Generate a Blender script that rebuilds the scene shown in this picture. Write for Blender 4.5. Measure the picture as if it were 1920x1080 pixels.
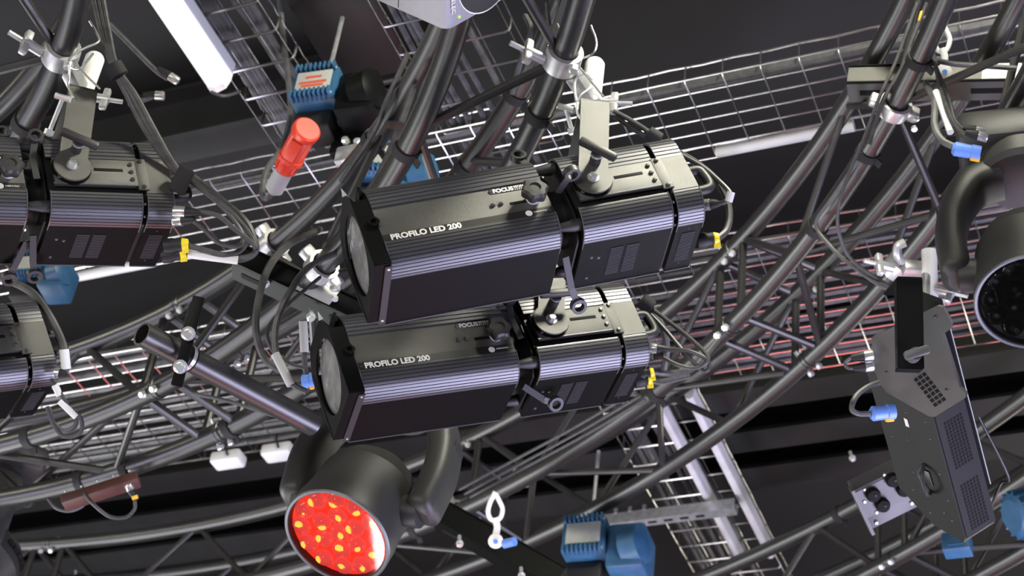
import bpy, bmesh, math, random
from mathutils import Vector, Matrix
random.seed(7)
for o in list(bpy.data.objects): bpy.data.objects.remove(o)
SC = bpy.context.scene
COL = SC.collection
R = math.radians

# ------------------------------------------------------------------ camera
FPX = 3500.0            # focal length in pixels of the 1920 px wide frame
CZ = 1.5                # eye height above the studio floor
U = Vector((.105, -.762, .638)).normalized()
T1 = Vector((1853, 3187, 3500)); T1 = (T1 - U * T1.dot(U)).normalized()
XA = T1.cross(U)
def ray(px, py):
    c = Vector(((px - 960) / FPX, (py - 540) / FPX, 1))
    return Vector((XA.dot(c), T1.dot(c), U.dot(c)))
def P(px, py, d):                       # world point on the sight line at depth d
    return ray(px, py) * d + Vector((0, 0, CZ))
def PZ(px, py, z):                      # world point at height z above eye level
    r = ray(px, py); return r * (z / r.z) + Vector((0, 0, CZ))
def CV(x, y, z):                        # direction right / down / forward -> world
    c = Vector((x, y, z)); return Vector((XA.dot(c), T1.dot(c), U.dot(c)))
cd = bpy.data.cameras.new('camera'); cam = bpy.data.objects.new('camera', cd); COL.objects.link(cam)
cd.sensor_width = 36; cd.lens = 36 * FPX / 1920; cd.clip_start = .05; cd.clip_end = 60
cx_, cy_, cz_ = CV(1, 0, 0), CV(0, -1, 0), CV(0, 0, -1)
cam.matrix_world = Matrix(((cx_.x, cy_.x, cz_.x, 0), (cx_.y, cy_.y, cz_.y, 0), (cx_.z, cy_.z, cz_.z, CZ), (0, 0, 0, 1)))
cd.dof.use_dof = True; cd.dof.focus_distance = 3.35; cd.dof.aperture_fstop = 6.7
SC.camera = cam
# ------------------------------------------------------------------ world, lights, exposure
W = bpy.data.worlds.new('world'); SC.world = W; W.use_nodes = True
W.node_tree.nodes['Background'].inputs[0].default_value = (.64, .64, .60, 1)
W.node_tree.nodes['Background'].inputs[1].default_value = .035
def area(name, loc, aim, sx, sy, power, col):
    l = bpy.data.lights.new(name, 'AREA'); l.shape = 'RECTANGLE'; l.size = sx; l.size_y = sy; l.energy = power; l.color = col
    o = bpy.data.objects.new(name, l); COL.objects.link(o); o.location = loc
    o.rotation_euler = (Vector(aim) - Vector(loc)).to_track_quat('-Z', 'Y').to_euler(); return o
area('rig_lamp_warm', (-.10, 1.70, 5.10), (-1.3, 2.6, 3.7), .30, .30, 68, (1, .97, .80))
area('stage_wash_lavender', (1.0, 4.0, 1.4), (-1.2, 2.6, 3.8), 3.8, 1.0, 215, (.72, .70, 1))
area('added_rear_soft', (-2.2, -2.2, 2.2), (-1.6, 3.2, 4.6), 6.5, 1.3, 180, (1, .98, .95))  # added wide soft light behind the camera, no actual windows
area('added_left_soft', (-5.2, 3.9, 2.5), (-1.0, 3.0, 4.4), 2.0, 1.8, 95, (.96, .98, .97))  # added soft light for grey highlights on the tubes, no actual screen
area('added_floor_light', (-3.2, 4.2, .4), (-3.2, 4.2, 4.4), 1.74, 1.8, 90, (.97, .98, 1))  # added upward light, its edge placed to mirror in the red head's glass
area('backdrop_red', (-1.8, 6.2, .3), (-1.0, 3.4, 4.6), 1.6, .5, 26, (1, .20, .20))
area('backdrop_warm', (.2, 7.4, 3.9), (-.8, 3.4, 4.6), 1.2, .6, 30, (1, .96, .80))
area('side_lavender', (-6.0, 1.2, 1.6), (-2.2, 2.8, 4.2), 1.4, 1.2, 50, (.80, .76, 1))
area('side_warm', (-5.6, .6, 4.7), (-2.2, 2.8, 4.2), 1.0, .6, 34, (1, .98, .82))
area('stage_floor_red', (-2.6, 1.2, .3), (-2.4, 2.0, 4.0), .5, .5, 10, (1, .30, .25))
vs = SC.view_settings; vs.view_transform = 'Standard'; vs.look = 'None'; vs.exposure = 0.15; vs.gamma = 1; vs.use_curve_mapping = False

# ------------------------------------------------------------------ materials
M = {}
def mat(name, col, rough=.5, metal=0, var=0, vscale=60, bump=0, bscale=400, spec=.5, emit=None, es=0, rvar=0, stretch=None, coat=0):
    m = bpy.data.materials.new(name); m.use_nodes = True; nt = m.node_tree; b = nt.nodes['Principled BSDF']
    b.inputs['Base Color'].default_value = (*col, 1); b.inputs['Roughness'].default_value = rough; b.inputs['Metallic'].default_value = metal
    b.inputs['Specular IOR Level'].default_value = spec
    if coat: b.inputs['Coat Weight'].default_value = coat; b.inputs['Coat Roughness'].default_value = .1
    tc = nt.nodes.new('ShaderNodeTexCoord')
    src = tc.outputs['Object']
    if stretch:
        mp = nt.nodes.new('ShaderNodeMapping'); mp.inputs['Scale'].default_value = stretch
        nt.links.new(src, mp.inputs['Vector']); src = mp.outputs['Vector']
    if var or rvar:
        n = nt.nodes.new('ShaderNodeTexNoise'); n.inputs['Scale'].default_value = vscale; n.inputs['Detail'].default_value = 4
        nt.links.new(src, n.inputs['Vector'])
        if var:
            r = nt.nodes.new('ShaderNodeValToRGB'); r.color_ramp.elements[0].position = .3; r.color_ramp.elements[1].position = .7
            r.color_ramp.elements[0].color = (*[max(0, c * (1 - var)) for c in col], 1)
            r.color_ramp.elements[1].color = (*[min(1, c * (1 + var)) for c in col], 1)
            nt.links.new(n.outputs['Fac'], r.inputs['Fac']); nt.links.new(r.outputs['Color'], b.inputs['Base Color'])
        if rvar:
            mr = nt.nodes.new('ShaderNodeMapRange'); mr.inputs['From Min'].default_value = .3; mr.inputs['From Max'].default_value = .7
            mr.inputs['To Min'].default_value = max(.03, rough - rvar); mr.inputs['To Max'].default_value = min(1, rough + rvar)
            nt.links.new(n.outputs['Fac'], mr.inputs['Value']); nt.links.new(mr.outputs['Result'], b.inputs['Roughness'])
    if bump:
        n2 = nt.nodes.new('ShaderNodeTexNoise'); n2.inputs['Scale'].default_value = bscale; n2.inputs['Detail'].default_value = 2
        nt.links.new(tc.outputs['Object'], n2.inputs['Vector'])
        bp = nt.nodes.new('ShaderNodeBump'); bp.inputs['Strength'].default_value = bump; bp.inputs['Distance'].default_value = .001
        nt.links.new(n2.outputs['Fac'], bp.inputs['Height']); nt.links.new(bp.outputs['Normal'], b.inputs['Normal'])
    if emit: b.inputs['Emission Color'].default_value = (*emit, 1); b.inputs['Emission Strength'].default_value = es
    M[name] = m; return m
mat('ceiling', (.0045, .0043, .0042), .8, var=.35, vscale=3, bump=.2, bscale=60)
mat('floor', (.05, .05, .055), .5, var=.2, vscale=4)
mat('beam', (.009, .009, .0095), .6, var=.3, vscale=8)
mat('duct', (.007, .0045, .0043), .45, var=.3, vscale=5)
mat('tube', (.021, .0205, .0195), .36, 0, var=.18, vscale=90, spec=.78)
mat('brace', (.023, .0225, .021), .36, 0, var=.15, vscale=60, spec=.65)
mat('strap', (.012, .012, .013), .8, bump=.4, bscale=900)
mat('panelshell', (.014, .0142, .0138), .46, bump=.3, bscale=1200, spec=.28)
mat('panel', (.0055, .006, .0058), .36, bump=.22, bscale=1500, spec=.10)
mat('plate', (.055, .054, .046), .35, 0, bump=.45, bscale=1600, spec=.75, var=.12, vscale=900)
mat('strip', (.018, .018, .016), .4, spec=.5)
mat('rib', (.105, .105, .112), .38, .65, spec=.6)
mat('lens', (.16, .16, .155), .22, 0, var=.35, vscale=25, coat=.6)
mat('deep', (.004, .004, .004), .7, spec=.2)
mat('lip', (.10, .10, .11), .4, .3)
mat('rubber', (.014, .014, .015), .55, spec=.4)
mat('knob', (.022, .022, .023), .5, spec=.5)
mat('white', (.85, .85, .83), .45)
mat('print', (.88, .86, .82), .6)
mat('steel', (.62, .63, .62), .26, .75, var=.15, vscale=40)
mat('zinc', (.55, .56, .57), .32, .65, var=.2, vscale=50)
mat('wire', (.46, .44, .44), .26, .95, var=.2, vscale=20)
mat('alu', (.52, .52, .52), .36, .55, var=.1, vscale=60)
mat('bolt', (.75, .78, .77), .22, .6)
mat('darkbolt', (.05, .05, .05), .35, .4)
mat('cable', (.055, .055, .057), .5, var=.3, vscale=60, spec=.5)
mat('greycable', (.085, .085, .087), .5, var=.3, vscale=30)
mat('whitesleeve', (.75, .76, .74), .4)
mat('yellow', (.85, .68, .02), .45)
mat('orange', (.85, .45, .03), .5)
mat('plugblue', (.13, .27, .75), .4)
mat('blue', (.030, .105, .21), .42, var=.15, vscale=30)
mat('hoistlabel', (.42, .43, .42), .5, var=.06)
mat('red', (.75, .055, .025), .38)
mat('redprint', (.62, .10, .05), .6)
mat('greyplug', (.42, .43, .44), .5)
mat('shell', (.032, .032, .031), .44, bump=.3, bscale=1200, spec=.5)
mat('speaker', (.31, .308, .325), .5, var=.04)
mat('mesh', (.03, .03, .03), .8, bump=.8, bscale=1400)
mat('boxgrey', (.095, .093, .092), .45, .2)
mat('redbox', (.075, .026, .022), .5)
mat('lampwhite', (.82, .81, .84), .4, emit=(1, .97, 1), es=.25)
mat('lamphousing', (.42, .44, .62), .4, .3)
mat('trunk', (.62, .62, .63), .5, var=.12, vscale=12)
mat('redlens', (.5, .03, .02), .15, emit=(1, .035, .015), es=.95)
mat('redled', (.6, .1, .03), .2, emit=(1, .30, .04), es=2.4)
mat('darklens', (.10, .10, .12), .08, .3, coat=.8)
mat('led', (.2, .8, .05), .4, emit=(.4, 1, .05), es=1.5)
mg = bpy.data.materials.new('coverglass'); mg.use_nodes = True; nt_ = mg.node_tree; nt_.nodes.clear()
go_ = nt_.nodes.new('ShaderNodeOutputMaterial'); gm_ = nt_.nodes.new('ShaderNodeMixShader'); gf_ = nt_.nodes.new('ShaderNodeFresnel'); gf_.inputs['IOR'].default_value = 2.0
gt_ = nt_.nodes.new('ShaderNodeBsdfTransparent'); gg_ = nt_.nodes.new('ShaderNodeBsdfGlossy'); gg_.inputs['Roughness'].default_value = .03
nt_.links.new(gf_.outputs[0], gm_.inputs[0]); nt_.links.new(gt_.outputs[0], gm_.inputs[1]); nt_.links.new(gg_.outputs[0], gm_.inputs[2]); nt_.links.new(gm_.outputs[0], go_.inputs[0]); M['coverglass'] = mg
mat('blackband', (.008, .008, .008), .45)

# ------------------------------------------------------------------ mesh building
class MB:
    def __init__(s): s.bm = bmesh.new()
    def face(s, vs):
        try: s.bm.faces.new(vs)
        except ValueError: pass
    def box(s, c, size, Rm=None, bev=0):
        bm = s.bm; n0 = len(bm.verts)
        hx, hy, hz = size[0] / 2, size[1] / 2, size[2] / 2
        c = Vector(c)
        v = []
        for sx in (-1, 1):
            for sy in (-1, 1):
                for sz in (-1, 1):
                    p = Vector((sx * hx, sy * hy, sz * hz))
                    v.append(bm.verts.new((Rm @ p if Rm else p) + c))
        fs = []
        for q in ((0, 1, 3, 2), (4, 6, 7, 5), (0, 4, 5, 1), (2, 3, 7, 6), (0, 2, 6, 4), (1, 5, 7, 3)):
            fs.append(bm.faces.new([v[i] for i in q]))
        if bev:
            es = {e for f in fs for e in f.edges}
            bmesh.ops.bevel(bm, geom=list(es), offset=bev, segments=2, affect='EDGES', profile=.5)
        return s
    def rings(s, rings, closed=False, caps=True):
        bm = s.bm
        vv = [[bm.verts.new(p) for p in r] for r in rings]
        n = len(rings[0]); m = len(vv)
        for i in range(m if closed else m - 1):
            a, b = vv[i], vv[(i + 1) % m]
            for j in range(n): s.face((a[j], a[(j + 1) % n], b[(j + 1) % n], b[j]))
        if caps and not closed:
            s.face(list(reversed(vv[0]))); s.face(vv[-1])
        return s
    def lathe(s, prof, o, ax, n=24, caps=True):
        o = Vector(o); ax = Vector(ax).normalized(); a = ax.orthogonal().normalized(); b = ax.cross(a)
        return s.rings([[o + ax * h + (a * math.cos(2 * math.pi * k / n) + b * math.sin(2 * math.pi * k / n)) * max(r, 1e-5) for k in range(n)] for r, h in prof], caps=caps)
    def cyl(s, p0, p1, r0, r1=None, n=14):
        p0, p1 = Vector(p0), Vector(p1)
        return s.lathe([(r0, 0), (r0 if r1 is None else r1, (p1 - p0).length)], p0, p1 - p0, n)
    def pipe(s, p0, p1, ro, ri, n=24):
        p0, p1 = Vector(p0), Vector(p1); L = (p1 - p0).length
        return s.lathe([(ri, .0), (ri, L), (ro, L), (ro, 0), (ri, 0)], p0, p1 - p0, n, caps=False)
    def tube(s, pts, r, n=8, closed=False):
        pts = [Vector(p) for p in pts]; m = len(pts)
        def tan(i):
            if closed: return (pts[(i + 1) % m] - pts[i - 1]).normalized()
            return (pts[min(i + 1, m - 1)] - pts[max(i - 1, 0)]).normalized()
        a = tan(0).orthogonal().normalized(); rg = []
        for i in range(m):
            t = tan(i); a = (a - t * a.dot(t)).normalized(); b = t.cross(a)
            rr = r(i / (m - 1)) if callable(r) else r
            rg.append([pts[i] + (a * math.cos(2 * math.pi * k / n) + b * math.sin(2 * math.pi * k / n)) * rr for k in range(n)])
        return s.rings(rg, closed=closed)
    def prism(s, poly, h0, h1, mp):           # mp(x, y, h) -> Vector
        return s.rings([[mp(x, y, h0) for x, y in poly], [mp(x, y, h1) for x, y in poly]])
    def sphere(s, c, r, n=12, m=7):
        c = Vector(c)
        return s.lathe([(r * math.sin(math.pi * k / m), -r * math.cos(math.pi * k / m)) for k in range(m + 1)], c, (0, 0, 1), n, caps=False)
    def mesh(s, name, material, angle=35):
        bmesh.ops.remove_doubles(s.bm, verts=s.bm.verts, dist=1e-6)
        bmesh.ops.recalc_face_normals(s.bm, faces=s.bm.faces)
        me = bpy.data.meshes.new(name); s.bm.to_mesh(me); s.bm.free()
        me.shade_smooth(); me.set_sharp_from_angle(angle=R(angle))
        me.materials.append(M[material] if isinstance(material, str) else material)
        return me
    def part(s, name, material, parent, label=None, angle=35):
        me = s.mesh(name, material, angle)
        o = bpy.data.objects.new(name, me); COL.objects.link(o); o.parent = parent
        if label: o['label'] = label
        return o
    def top(s, name, material, label, cat, group=None, angle=35):
        vs_ = [v.co for v in s.bm.verts]
        c = Vector([(min(v[i] for v in vs_) + max(v[i] for v in vs_)) / 2 for i in range(3)])
        for v in s.bm.verts: v.co -= c
        me = s.mesh(name, material, angle)
        o = bpy.data.objects.new(name, me); COL.objects.link(o); o.location = c
        tag(o, label, cat, group); return o
def tag(o, label, cat, group=None):
    o['label'] = label; o['category'] = cat
    if group: o['group'] = group
def thing(name, label, cat, mw=None, group=None):
    o = bpy.data.objects.new(name, None); COL.objects.link(o); o.empty_display_size = .02
    if mw is not None:
        if isinstance(mw, Vector): o.location = mw
        else: o.matrix_world = mw
    tag(o, label, cat, group); return o
def inst(me, name, parent, mtx=None, label=None):
    o = bpy.data.objects.new(name, me); COL.objects.link(o); o.parent = parent
    if mtx is not None: o.matrix_local = mtx
    if label: o['label'] = label
    return o
def frame(o, x, y, z):
    return Matrix(((x.x, y.x, z.x, o.x), (x.y, y.y, z.y, o.y), (x.z, y.z, z.z, o.z), (0, 0, 0, 1)))
def frame_xz(o, x, zhint):
    x = x.normalized(); y = zhint.cross(x).normalized(); z = x.cross(y); return frame(o, x, y, z)
def spline(pts, k=8):
    pts = [Vector(p) for p in pts]; q = [pts[0] * 2 - pts[1]] + pts + [pts[-1] * 2 - pts[-2]]; out = []
    for i in range(1, len(q) - 2):
        a, b, c, d = q[i - 1:i + 3]
        for j in range(k):
            t = j / k
            out.append(.5 * ((2 * b) + (c - a) * t + (2 * a - 5 * b + 4 * c - d) * t * t + (3 * b - a - 3 * c + d) * t ** 3))
    out.append(pts[-1]); return out
def cable(pp, r, label, material='cable', name='cable', cat='cable', group=None, k=8, n=8):
    pts = [P(*p) if not isinstance(p, Vector) else p for p in pp]
    return MB().tube(spline(pts, k), r, n).top(name, material, label, cat, group)
def text_mesh(txt, size, material, ext=.0003, bold=.0):
    cu = bpy.data.curves.new('lettering', 'FONT'); cu.body = txt; cu.size = size; cu.extrude = ext; cu.offset = bold; cu.resolution_u = 3
    o = bpy.data.objects.new('lettering', cu); COL.objects.link(o)
    bpy.context.view_layer.update()
    me = bpy.data.meshes.new_from_object(o.evaluated_get(bpy.context.evaluated_depsgraph_get()))
    bpy.data.objects.remove(o); bpy.data.curves.remove(cu)
    me.name = 'lettering'; me.materials.clear(); me.materials.append(M[material]); return me
def struct(o): o['kind'] = 'structure'; return o
V = Vector
UPW = V((0, 0, 1))
# ------------------------------------------------------------------ the hall: floor, ceiling, beams
def sbox(name, c, s, m, bev=0):
    return struct(MB().box((0, 0, 0), s, bev=bev).part(name, m, None))
CEIL = CZ + 3.95
o = sbox('floor', 0, (22, 22, .1), 'floor'); o.location = (-1.5, 4, -.05)
o = sbox('ceiling', 0, (22, 22, .1), 'ceiling'); o.location = (-1.5, 4, CEIL + .05)
def beam(name, y, zc, h=.20, w=.11, x0=-8.5, x1=5.5):
    b = MB()
    for dz, ww, hh in ((0, .012, h), (h / 2, w, .014), (-h / 2, w, .014)): b.box(((x1 - x0) / 2 - 0, 0, dz), (x1 - x0, ww, hh))
    o = struct(b.part(name, 'beam', None)); o.location = (x0, y, zc); return o
for i, (px, py, z) in enumerate(((400, 262, 3.78), (300, 905, 3.72), (1500, 812, 3.74), (1560, 880, 3.80), (120, 1060, 3.74))):
    q = PZ(px, py, z - .1); beam('trim_%d' % (i + 1), q.y, CZ + z, x1=-2.0 if i == 0 else 5.5)
q = PZ(650, 60, 3.62)
d = thing('ventilation_duct', 'large black rectangular ceiling duct beside the blue hoist with orange lettering', 'duct', V((q.x, q.y - .12, CZ + 3.78)))
MB().box((0, 0, 0), (.235, .62, .30), bev=.006).part('casing', 'duct', d)
MB().box((0, .315, 0), (.26, .02, .33), bev=.004).part('flange', 'duct', d)

# ------------------------------------------------------------------ ring trusses (concentric, hung under the ceiling)
def arc(r, z, a0, a1, step=1.5):
    n = max(2, int(abs(a1 - a0) / step) + 1)
    return [V((r * math.cos(R(a0 + (a1 - a0) * i / n)), r * math.sin(R(a0 + (a1 - a0) * i / n)), z)) for i in range(n + 1)]
RT = .024
def pol(r, a, z): return V((r * math.cos(R(a)), r * math.sin(R(a)), z))
def ring_truss(label, c, ri, ro, zl, zh, joints, pitch=.60, ph=0, group='circular lighting trusses'):
    t = thing('circular_truss', label, 'truss', V((c[0], c[1], CZ)), group)
    ch = {'B': (ri, zl), 'A': (ri, zh), 'D': (ro, zl), 'C': (ro, zh)}
    col_me = MB().lathe([(RT, -.012), (RT + .0025, -.011), (RT + .0025, -.001), (RT - .001, 0), (RT + .0025, .001), (RT + .0025, .011), (RT, .012)], (0, 0, 0), (0, 0, 1), 20, caps=False).mesh('coupler', 'tube')
    bm_ = MB(); bm_.cyl((0, 0, -RT - .014), (0, 0, RT + .014), .006, n=8)
    bm_.lathe([(.0095, RT + .004), (.0095, RT + .012), (.007, RT + .015)], (0, 0, 0), (0, 0, 1), 6)
    bolt_me = bm_.mesh('bolt', 'bolt')
    for a0, a1 in zip(joints, joints[1:]):
        g = math.degrees(.004 / ri)
        for k, (r, z) in ch.items():
            MB().tube(arc(r, z, a0 + g, a1 - g), RT, 16).part('chord', 'tube', t)
        e = math.degrees(.055 / ri)
        L = R(a1 - a0 - 2 * e) * (ri + ro) / 2
        m = max(2, 2 * round(L / pitch))
        th = [a0 + e + (a1 - a0 - 2 * e) * i / m for i in range(m + 1)]
        for fi, (p, q) in enumerate((('B', 'D'), ('A', 'B'), ('A', 'C'), ('C', 'D'))):
            if (fi + ph) % 2: p, q = q, p
            for i in range(m if fi != 2 else 0):
                x, y = (p, q) if i % 2 == 0 else (q, p)
                MB().cyl(pol(ch[x][0], th[i], ch[x][1]), pol(ch[y][0], th[i + 1], ch[y][1]), .0095, n=10).part('brace', 'brace', t)
            for a in (th[0], th[-1]):
                MB().cyl(pol(ch[p][0], a, ch[p][1]), pol(ch[q][0], a, ch[q][1]), .0105, n=10).part('brace', 'brace', t)
    for a in joints[1:-1]:
        for k, (r, z) in ch.items():
            tn = V((-math.sin(R(a)), math.cos(R(a)), 0)); o_ = pol(r, a, z)
            inst(col_me, 'coupler', t, frame_xz(o_, UPW, tn))
            rad = V((math.cos(R(a)), math.sin(R(a)), 0))
            for s in (-1, 1):
                ax = (rad * (.75 if k in 'BD' else .3) * (1 if r == ro else -1) - UPW * .8).normalized()
                inst(bolt_me, 'bolt', t, frame_xz(o_ + tn * .019 * s, tn, ax))
    return t
C1 = (-3.479, .894); C2 = (-3.02, .70)
RI2, RO2, ZL2, ZH2 = 2.25, 2.452, 2.5, 2.75
ring2 = ring_truss('black curved truss carrying the two complete spotlights in the middle', C2, RI2, RO2, ZL2, ZH2, (-8, 27, 71, 116, 150))
ring1 = ring_truss('long black curved truss sweeping from top right down past the red wash light', C1, 3.52, 3.757, 3.0, 3.26, (-8, 20, 48.2, 67.9, 95.6, 123), ph=1)
ring4 = ring_truss('blurred black truss in the lower right corner behind the flat panel light', C1, 4.53, 4.77, 3.0, 3.26, (0, 27, 56.5, 84, 110))
ring3 = ring_truss('innermost black curved truss in the top left corner', C2, 1.36, 1.578, 2.5, 2.75, (-5, 33, 82, 130))

def on_ring(c, r, z, a): return V((c[0] + r * math.cos(R(a)), c[1] + r * math.sin(R(a)), CZ + z))
def ring_angle(c, px, py, z):
    q = PZ(px, py, z); return math.degrees(math.atan2(q.y - c[1], q.x - c[0]))
def tang(a): return V((-math.sin(R(a)), math.cos(R(a)), 0))
def radial(a): return V((math.cos(R(a)), math.sin(R(a)), 0))
def strap(c, r, z, px, py, label, w=.011):
    a = ring_angle(c, px, py, z); o_ = on_ring(c, r, z, a); t = tang(a)
    b = MB(); b.lathe([(RT + .0005, -w), (RT + .0035, -w), (RT + .004, 0), (RT + .0035, w), (RT + .0005, w)], o_, t, 20, caps=False)
    e = (radial(a) * .6 - UPW * .6).normalized()
    b.box(o_ + e * (RT + .008), (.004, w * 1.7, .022), frame_xz(V((0, 0, 0)), e.cross(t), e).to_3x3())
    return b.top('cable_strap', 'strap', label, 'strap', 'hook and loop cable straps')
for a in ((C2, RI2, ZH2, 703, 265, 'black strap on the truss tube right of the blue hoist'),
          (C2, RI2, ZL2, 775, 285, 'black strap on the tube just above the upper spotlight'),
          (C2, RO2, ZH2, 960, 172, 'black strap low on the truss tube left of the clamp'),
          (C2, RO2, ZL2, 1016, 215, 'black strap on the thick tube left of the spotlight yoke'),
          (C2, RO2, ZH2, 875, 312, 'black strap where a truss tube meets the top edge of the spotlight'),
          (C1, 3.52, 3.0, 1722, 112, 'black strap high on the nearest truss tube at the top right'),
          (C1, 3.52, 3.0, 1640, 290, 'black strap below the silver bolt clamp on the nearest truss tube'),
          (C1, 3.52, 3.0, 1540, 430, 'black strap where two thin cables leave the long truss tube'),
          (C1, 3.52, 3.0, 1240, 740, 'black strap on the long truss tube right of the yellow tagged plugs'),
          (C2, RI2, ZL2, 50, 815, 'black strap on the blurred tube at the left edge'),
          (C2, RO2, ZL2, 240, 878, 'black strap right end of the small red box'),
          (C2, RO2, ZL2, 155, 902, 'wide black strap left of the yellow cable plug'),
          (C2, RO2, ZL2, 437, 803, 'black strap beside four bright bolts on the lower left truss'),
          (C1, 4.53, 3.26, 1580, 968, 'black strap left of the socket box'),
          (C1, 3.52, 3.0, 775, 990, 'black strap right of the red wash light'),
          (C2, 1.578, 2.5, 55, 235, 'black strap on the curved tube above the left spotlight')):
    strap(*a)

# ------------------------------------------------------------------ wire basket trays under the ceiling
def tray(label, axis, w0, w1, l0, l1, z, wires, side=.05, rw=.0028, lw=.0028, step=.1, group='wire basket cable trays'):
    t = thing('wire_basket_tray', label, 'cable tray', V((0, 0, CZ + z)), group)
    def pt(a, w, h): return V((a, w, h)) if axis == 'X' else V((w, a, h))
    for k in range(wires):
        w = w0 + (w1 - w0) * k / (wires - 1)
        MB().tube([pt(l0, w, .004), pt(l1, w, .004)], lw, 6).part('long_wire', 'wire', t)
    for w in (w0, w1):
        MB().tube([pt(l0 + (l1 - l0) * i / 60, w, side + .004 * (i % 2)) for i in range(61)], lw * 1.2, 6).part('top_wire', 'wire', t)
    b = MB(); c = .012
    b.tube([pt(0, w0, side), pt(0, w0, c), pt(0, w0 + c * .3, c * .3), pt(0, w0 + c, 0), pt(0, w1 - c, 0), pt(0, w1 - c * .3, c * .3), pt(0, w1, c), pt(0, w1, side)], rw, 6)
    me = b.mesh('cross_wire', 'wire')
    n = int((l1 - l0) / step)
    for i in range(n):
        a = l0 + step * (i + .5)
        inst(me, 'cross_wire', t, Matrix.Translation(pt(a, 0, 0)))
    return t
tray('narrow wire basket tray rising at top left beside the white tube lamp', 'Y', -2.29, -2.09, 1.6, 3.08, 3.48, 5, rw=.0044, lw=.0014)
tray('wire basket tray running down to the lower right with white trunking in it', 'Y', -1.84, -1.53, 1.6, 6.4, 3.52, 5, rw=.0036, lw=.0013)
tray('upper wire basket tray with open mesh behind the upper spotlight', 'X', 3.12, 3.41, -4.4, .8, 3.5, 7, rw=.0019, lw=.0029)
tray('wide lower wire basket tray full of grey cables behind the trusses', 'X', 3.76, 4.36, -4.6, .8, 3.5, 13, rw=.0021, lw=.0030)
def tray_cables(axis, ws, l0, l1, z, r, label, material, group, amp=.006):
    for i, w in enumerate(ws):
        pts = []
        n = 14
        for j in range(n + 1):
            a = l0 + (l1 - l0) * j / n; ww = w + random.uniform(-amp, amp)
            p = (a, ww, z + CZ + random.uniform(0, .004)) if axis == 'X' else (ww, a, z + CZ + random.uniform(0, .004))
            pts.append(V(p))
        MB().tube(spline(pts, 3), r, 6).top('tray_cable', material, label, 'cable', group)
tray_cables('X', [3.79, 3.815, 3.86, 3.95, 3.99, 4.05, 4.09, 4.14, 4.2, 4.25, 4.29, 4.325], -4.5, .8, 3.525, .013, 'grey cable lying along the wide lower wire basket tray', 'greycable', 'grey cables in the wide lower tray')
tray_cables('X', [3.165], -4.4, .8, 3.528, .016, 'single thick dark cable lying in the open upper tray', 'cable', None)
tray_cables('Y', [-2.265, -2.25, -2.235, -2.22], 1.6, 3.1, 3.515, .010, 'dark grey cable bundled along the left side of the narrow tray', 'greycable', 'cables on the left of the narrow tray')
tray_cables('Y', [-2.165, -2.15, -2.135], 1.6, 3.1, 3.515, .010, 'dark grey cable bundled along the middle of the narrow tray', 'greycable', 'cables in the middle of the narrow tray')
tray_cables('Y', [-1.81, -1.79, -1.765, -1.72, -1.69, -1.64], 1.6, 6.3, 3.55, .009, 'black cable lying in the tray that runs to the lower right', 'cable', 'black cables in the lower right tray')
# white strip lamps and trunking
def bar_lamp(name, label, p0, p1, w, h, m1, m2, cat, caps=True):
    x = (p1 - p0); L = x.length
    t = thing(name, label, cat, frame_xz(p0, x, UPW))
    poly = [(-w / 2, h * .45), (-w / 2, 0), (-w * .36, -h * .4), (0, -h * .55), (w * .36, -h * .4), (w / 2, 0), (w / 2, h * .45)]
    MB().prism(poly, 0, L, lambda a, b, c: V((c, a, b))).part('diffuser', m1, t)
    MB().prism([(-w * .55, h * .42), (w * .62, h * .42), (w * .62, h), (-w * .55, h)], 0, L, lambda a, b, c: V((c, a, b))).part('housing', m2, t)
    if caps:
        for s, a in ((1, 0), (-1, L)):
            MB().prism([(y * 1.03, z * 1.03) for y, z in poly], -.004, .014, lambda a_, b_, c_: V((a + s * c_, a_, b_))).part('end_cap', 'white', t)
    return t
f0 = PZ(276, -90, 3.40); f1 = PZ(388, 160, 3.40)
f0.x = f1.x = (f0.x + f1.x) / 2
bar_lamp('tube_lamp', 'white enclosed tube lamp with lavender housing at top left', f0, f1, .062, .06, 'lampwhite', 'lamphousing', 'lamp')
for lab, a, b, w, mid in (('white trunking nearer the red wash light in the lower right tray', (1215, 742), (1378, 1046), .026, (1292, 868)), ('outer white trunking along the right side of the lower right tray', (1290, 740), (1445, 1040), .030, (1388, 928))):
    q0, q1 = PZ(*a, 3.47), PZ(*b, 3.47); q0.x = q1.x = PZ(*mid, 3.47).x
    bar_lamp('cable_trunking', lab, q0, q1, w, .03, 'trunk', 'trunk', 'trunking', False)
for lab, a, b in (('white tube lying inside the open upper tray', (1345, 288), (1600, 232)), ('white tube below the left spotlight at the tray edge', (92, 527), (290, 492))):
    q0, q1 = PZ(*a, 3.5), PZ(*b, 3.5); y = (q0.y + q1.y) / 2; q0.y = q1.y = y
    MB().cyl(q0, q1, .016, n=12).top('white_tube', 'trunk', lab, 'tube')
# slotted strut
q0, q1 = PZ(1120, 982, 3.42), PZ(1372, 935, 3.42); q1.y = q0.y; q1.z = q0.z
t = thing('strut_rail', 'grey slotted strut rail above the lower blue hoist', 'rail', frame_xz(q0, q1 - q0, UPW)); L = (q1 - q0).length
MB().prism([(-.02, -.02), (.02, -.02), (.02, .02), (.016, .02), (.016, -.016), (-.016, -.016), (-.016, .02), (-.02, .02)], 0, L, lambda a, b, c: V((c, a, b))).part('channel', 'zinc', t)
for i in range(7): MB().box((.03 + i * .055, 0, -.0203), (.03, .012, .001)).part('slot', 'deep', t)
for i in range(4): MB().box((.02 + i * .05, -.02, .028), (.012, .004, .02)).part('lug', 'zinc', t)
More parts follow.
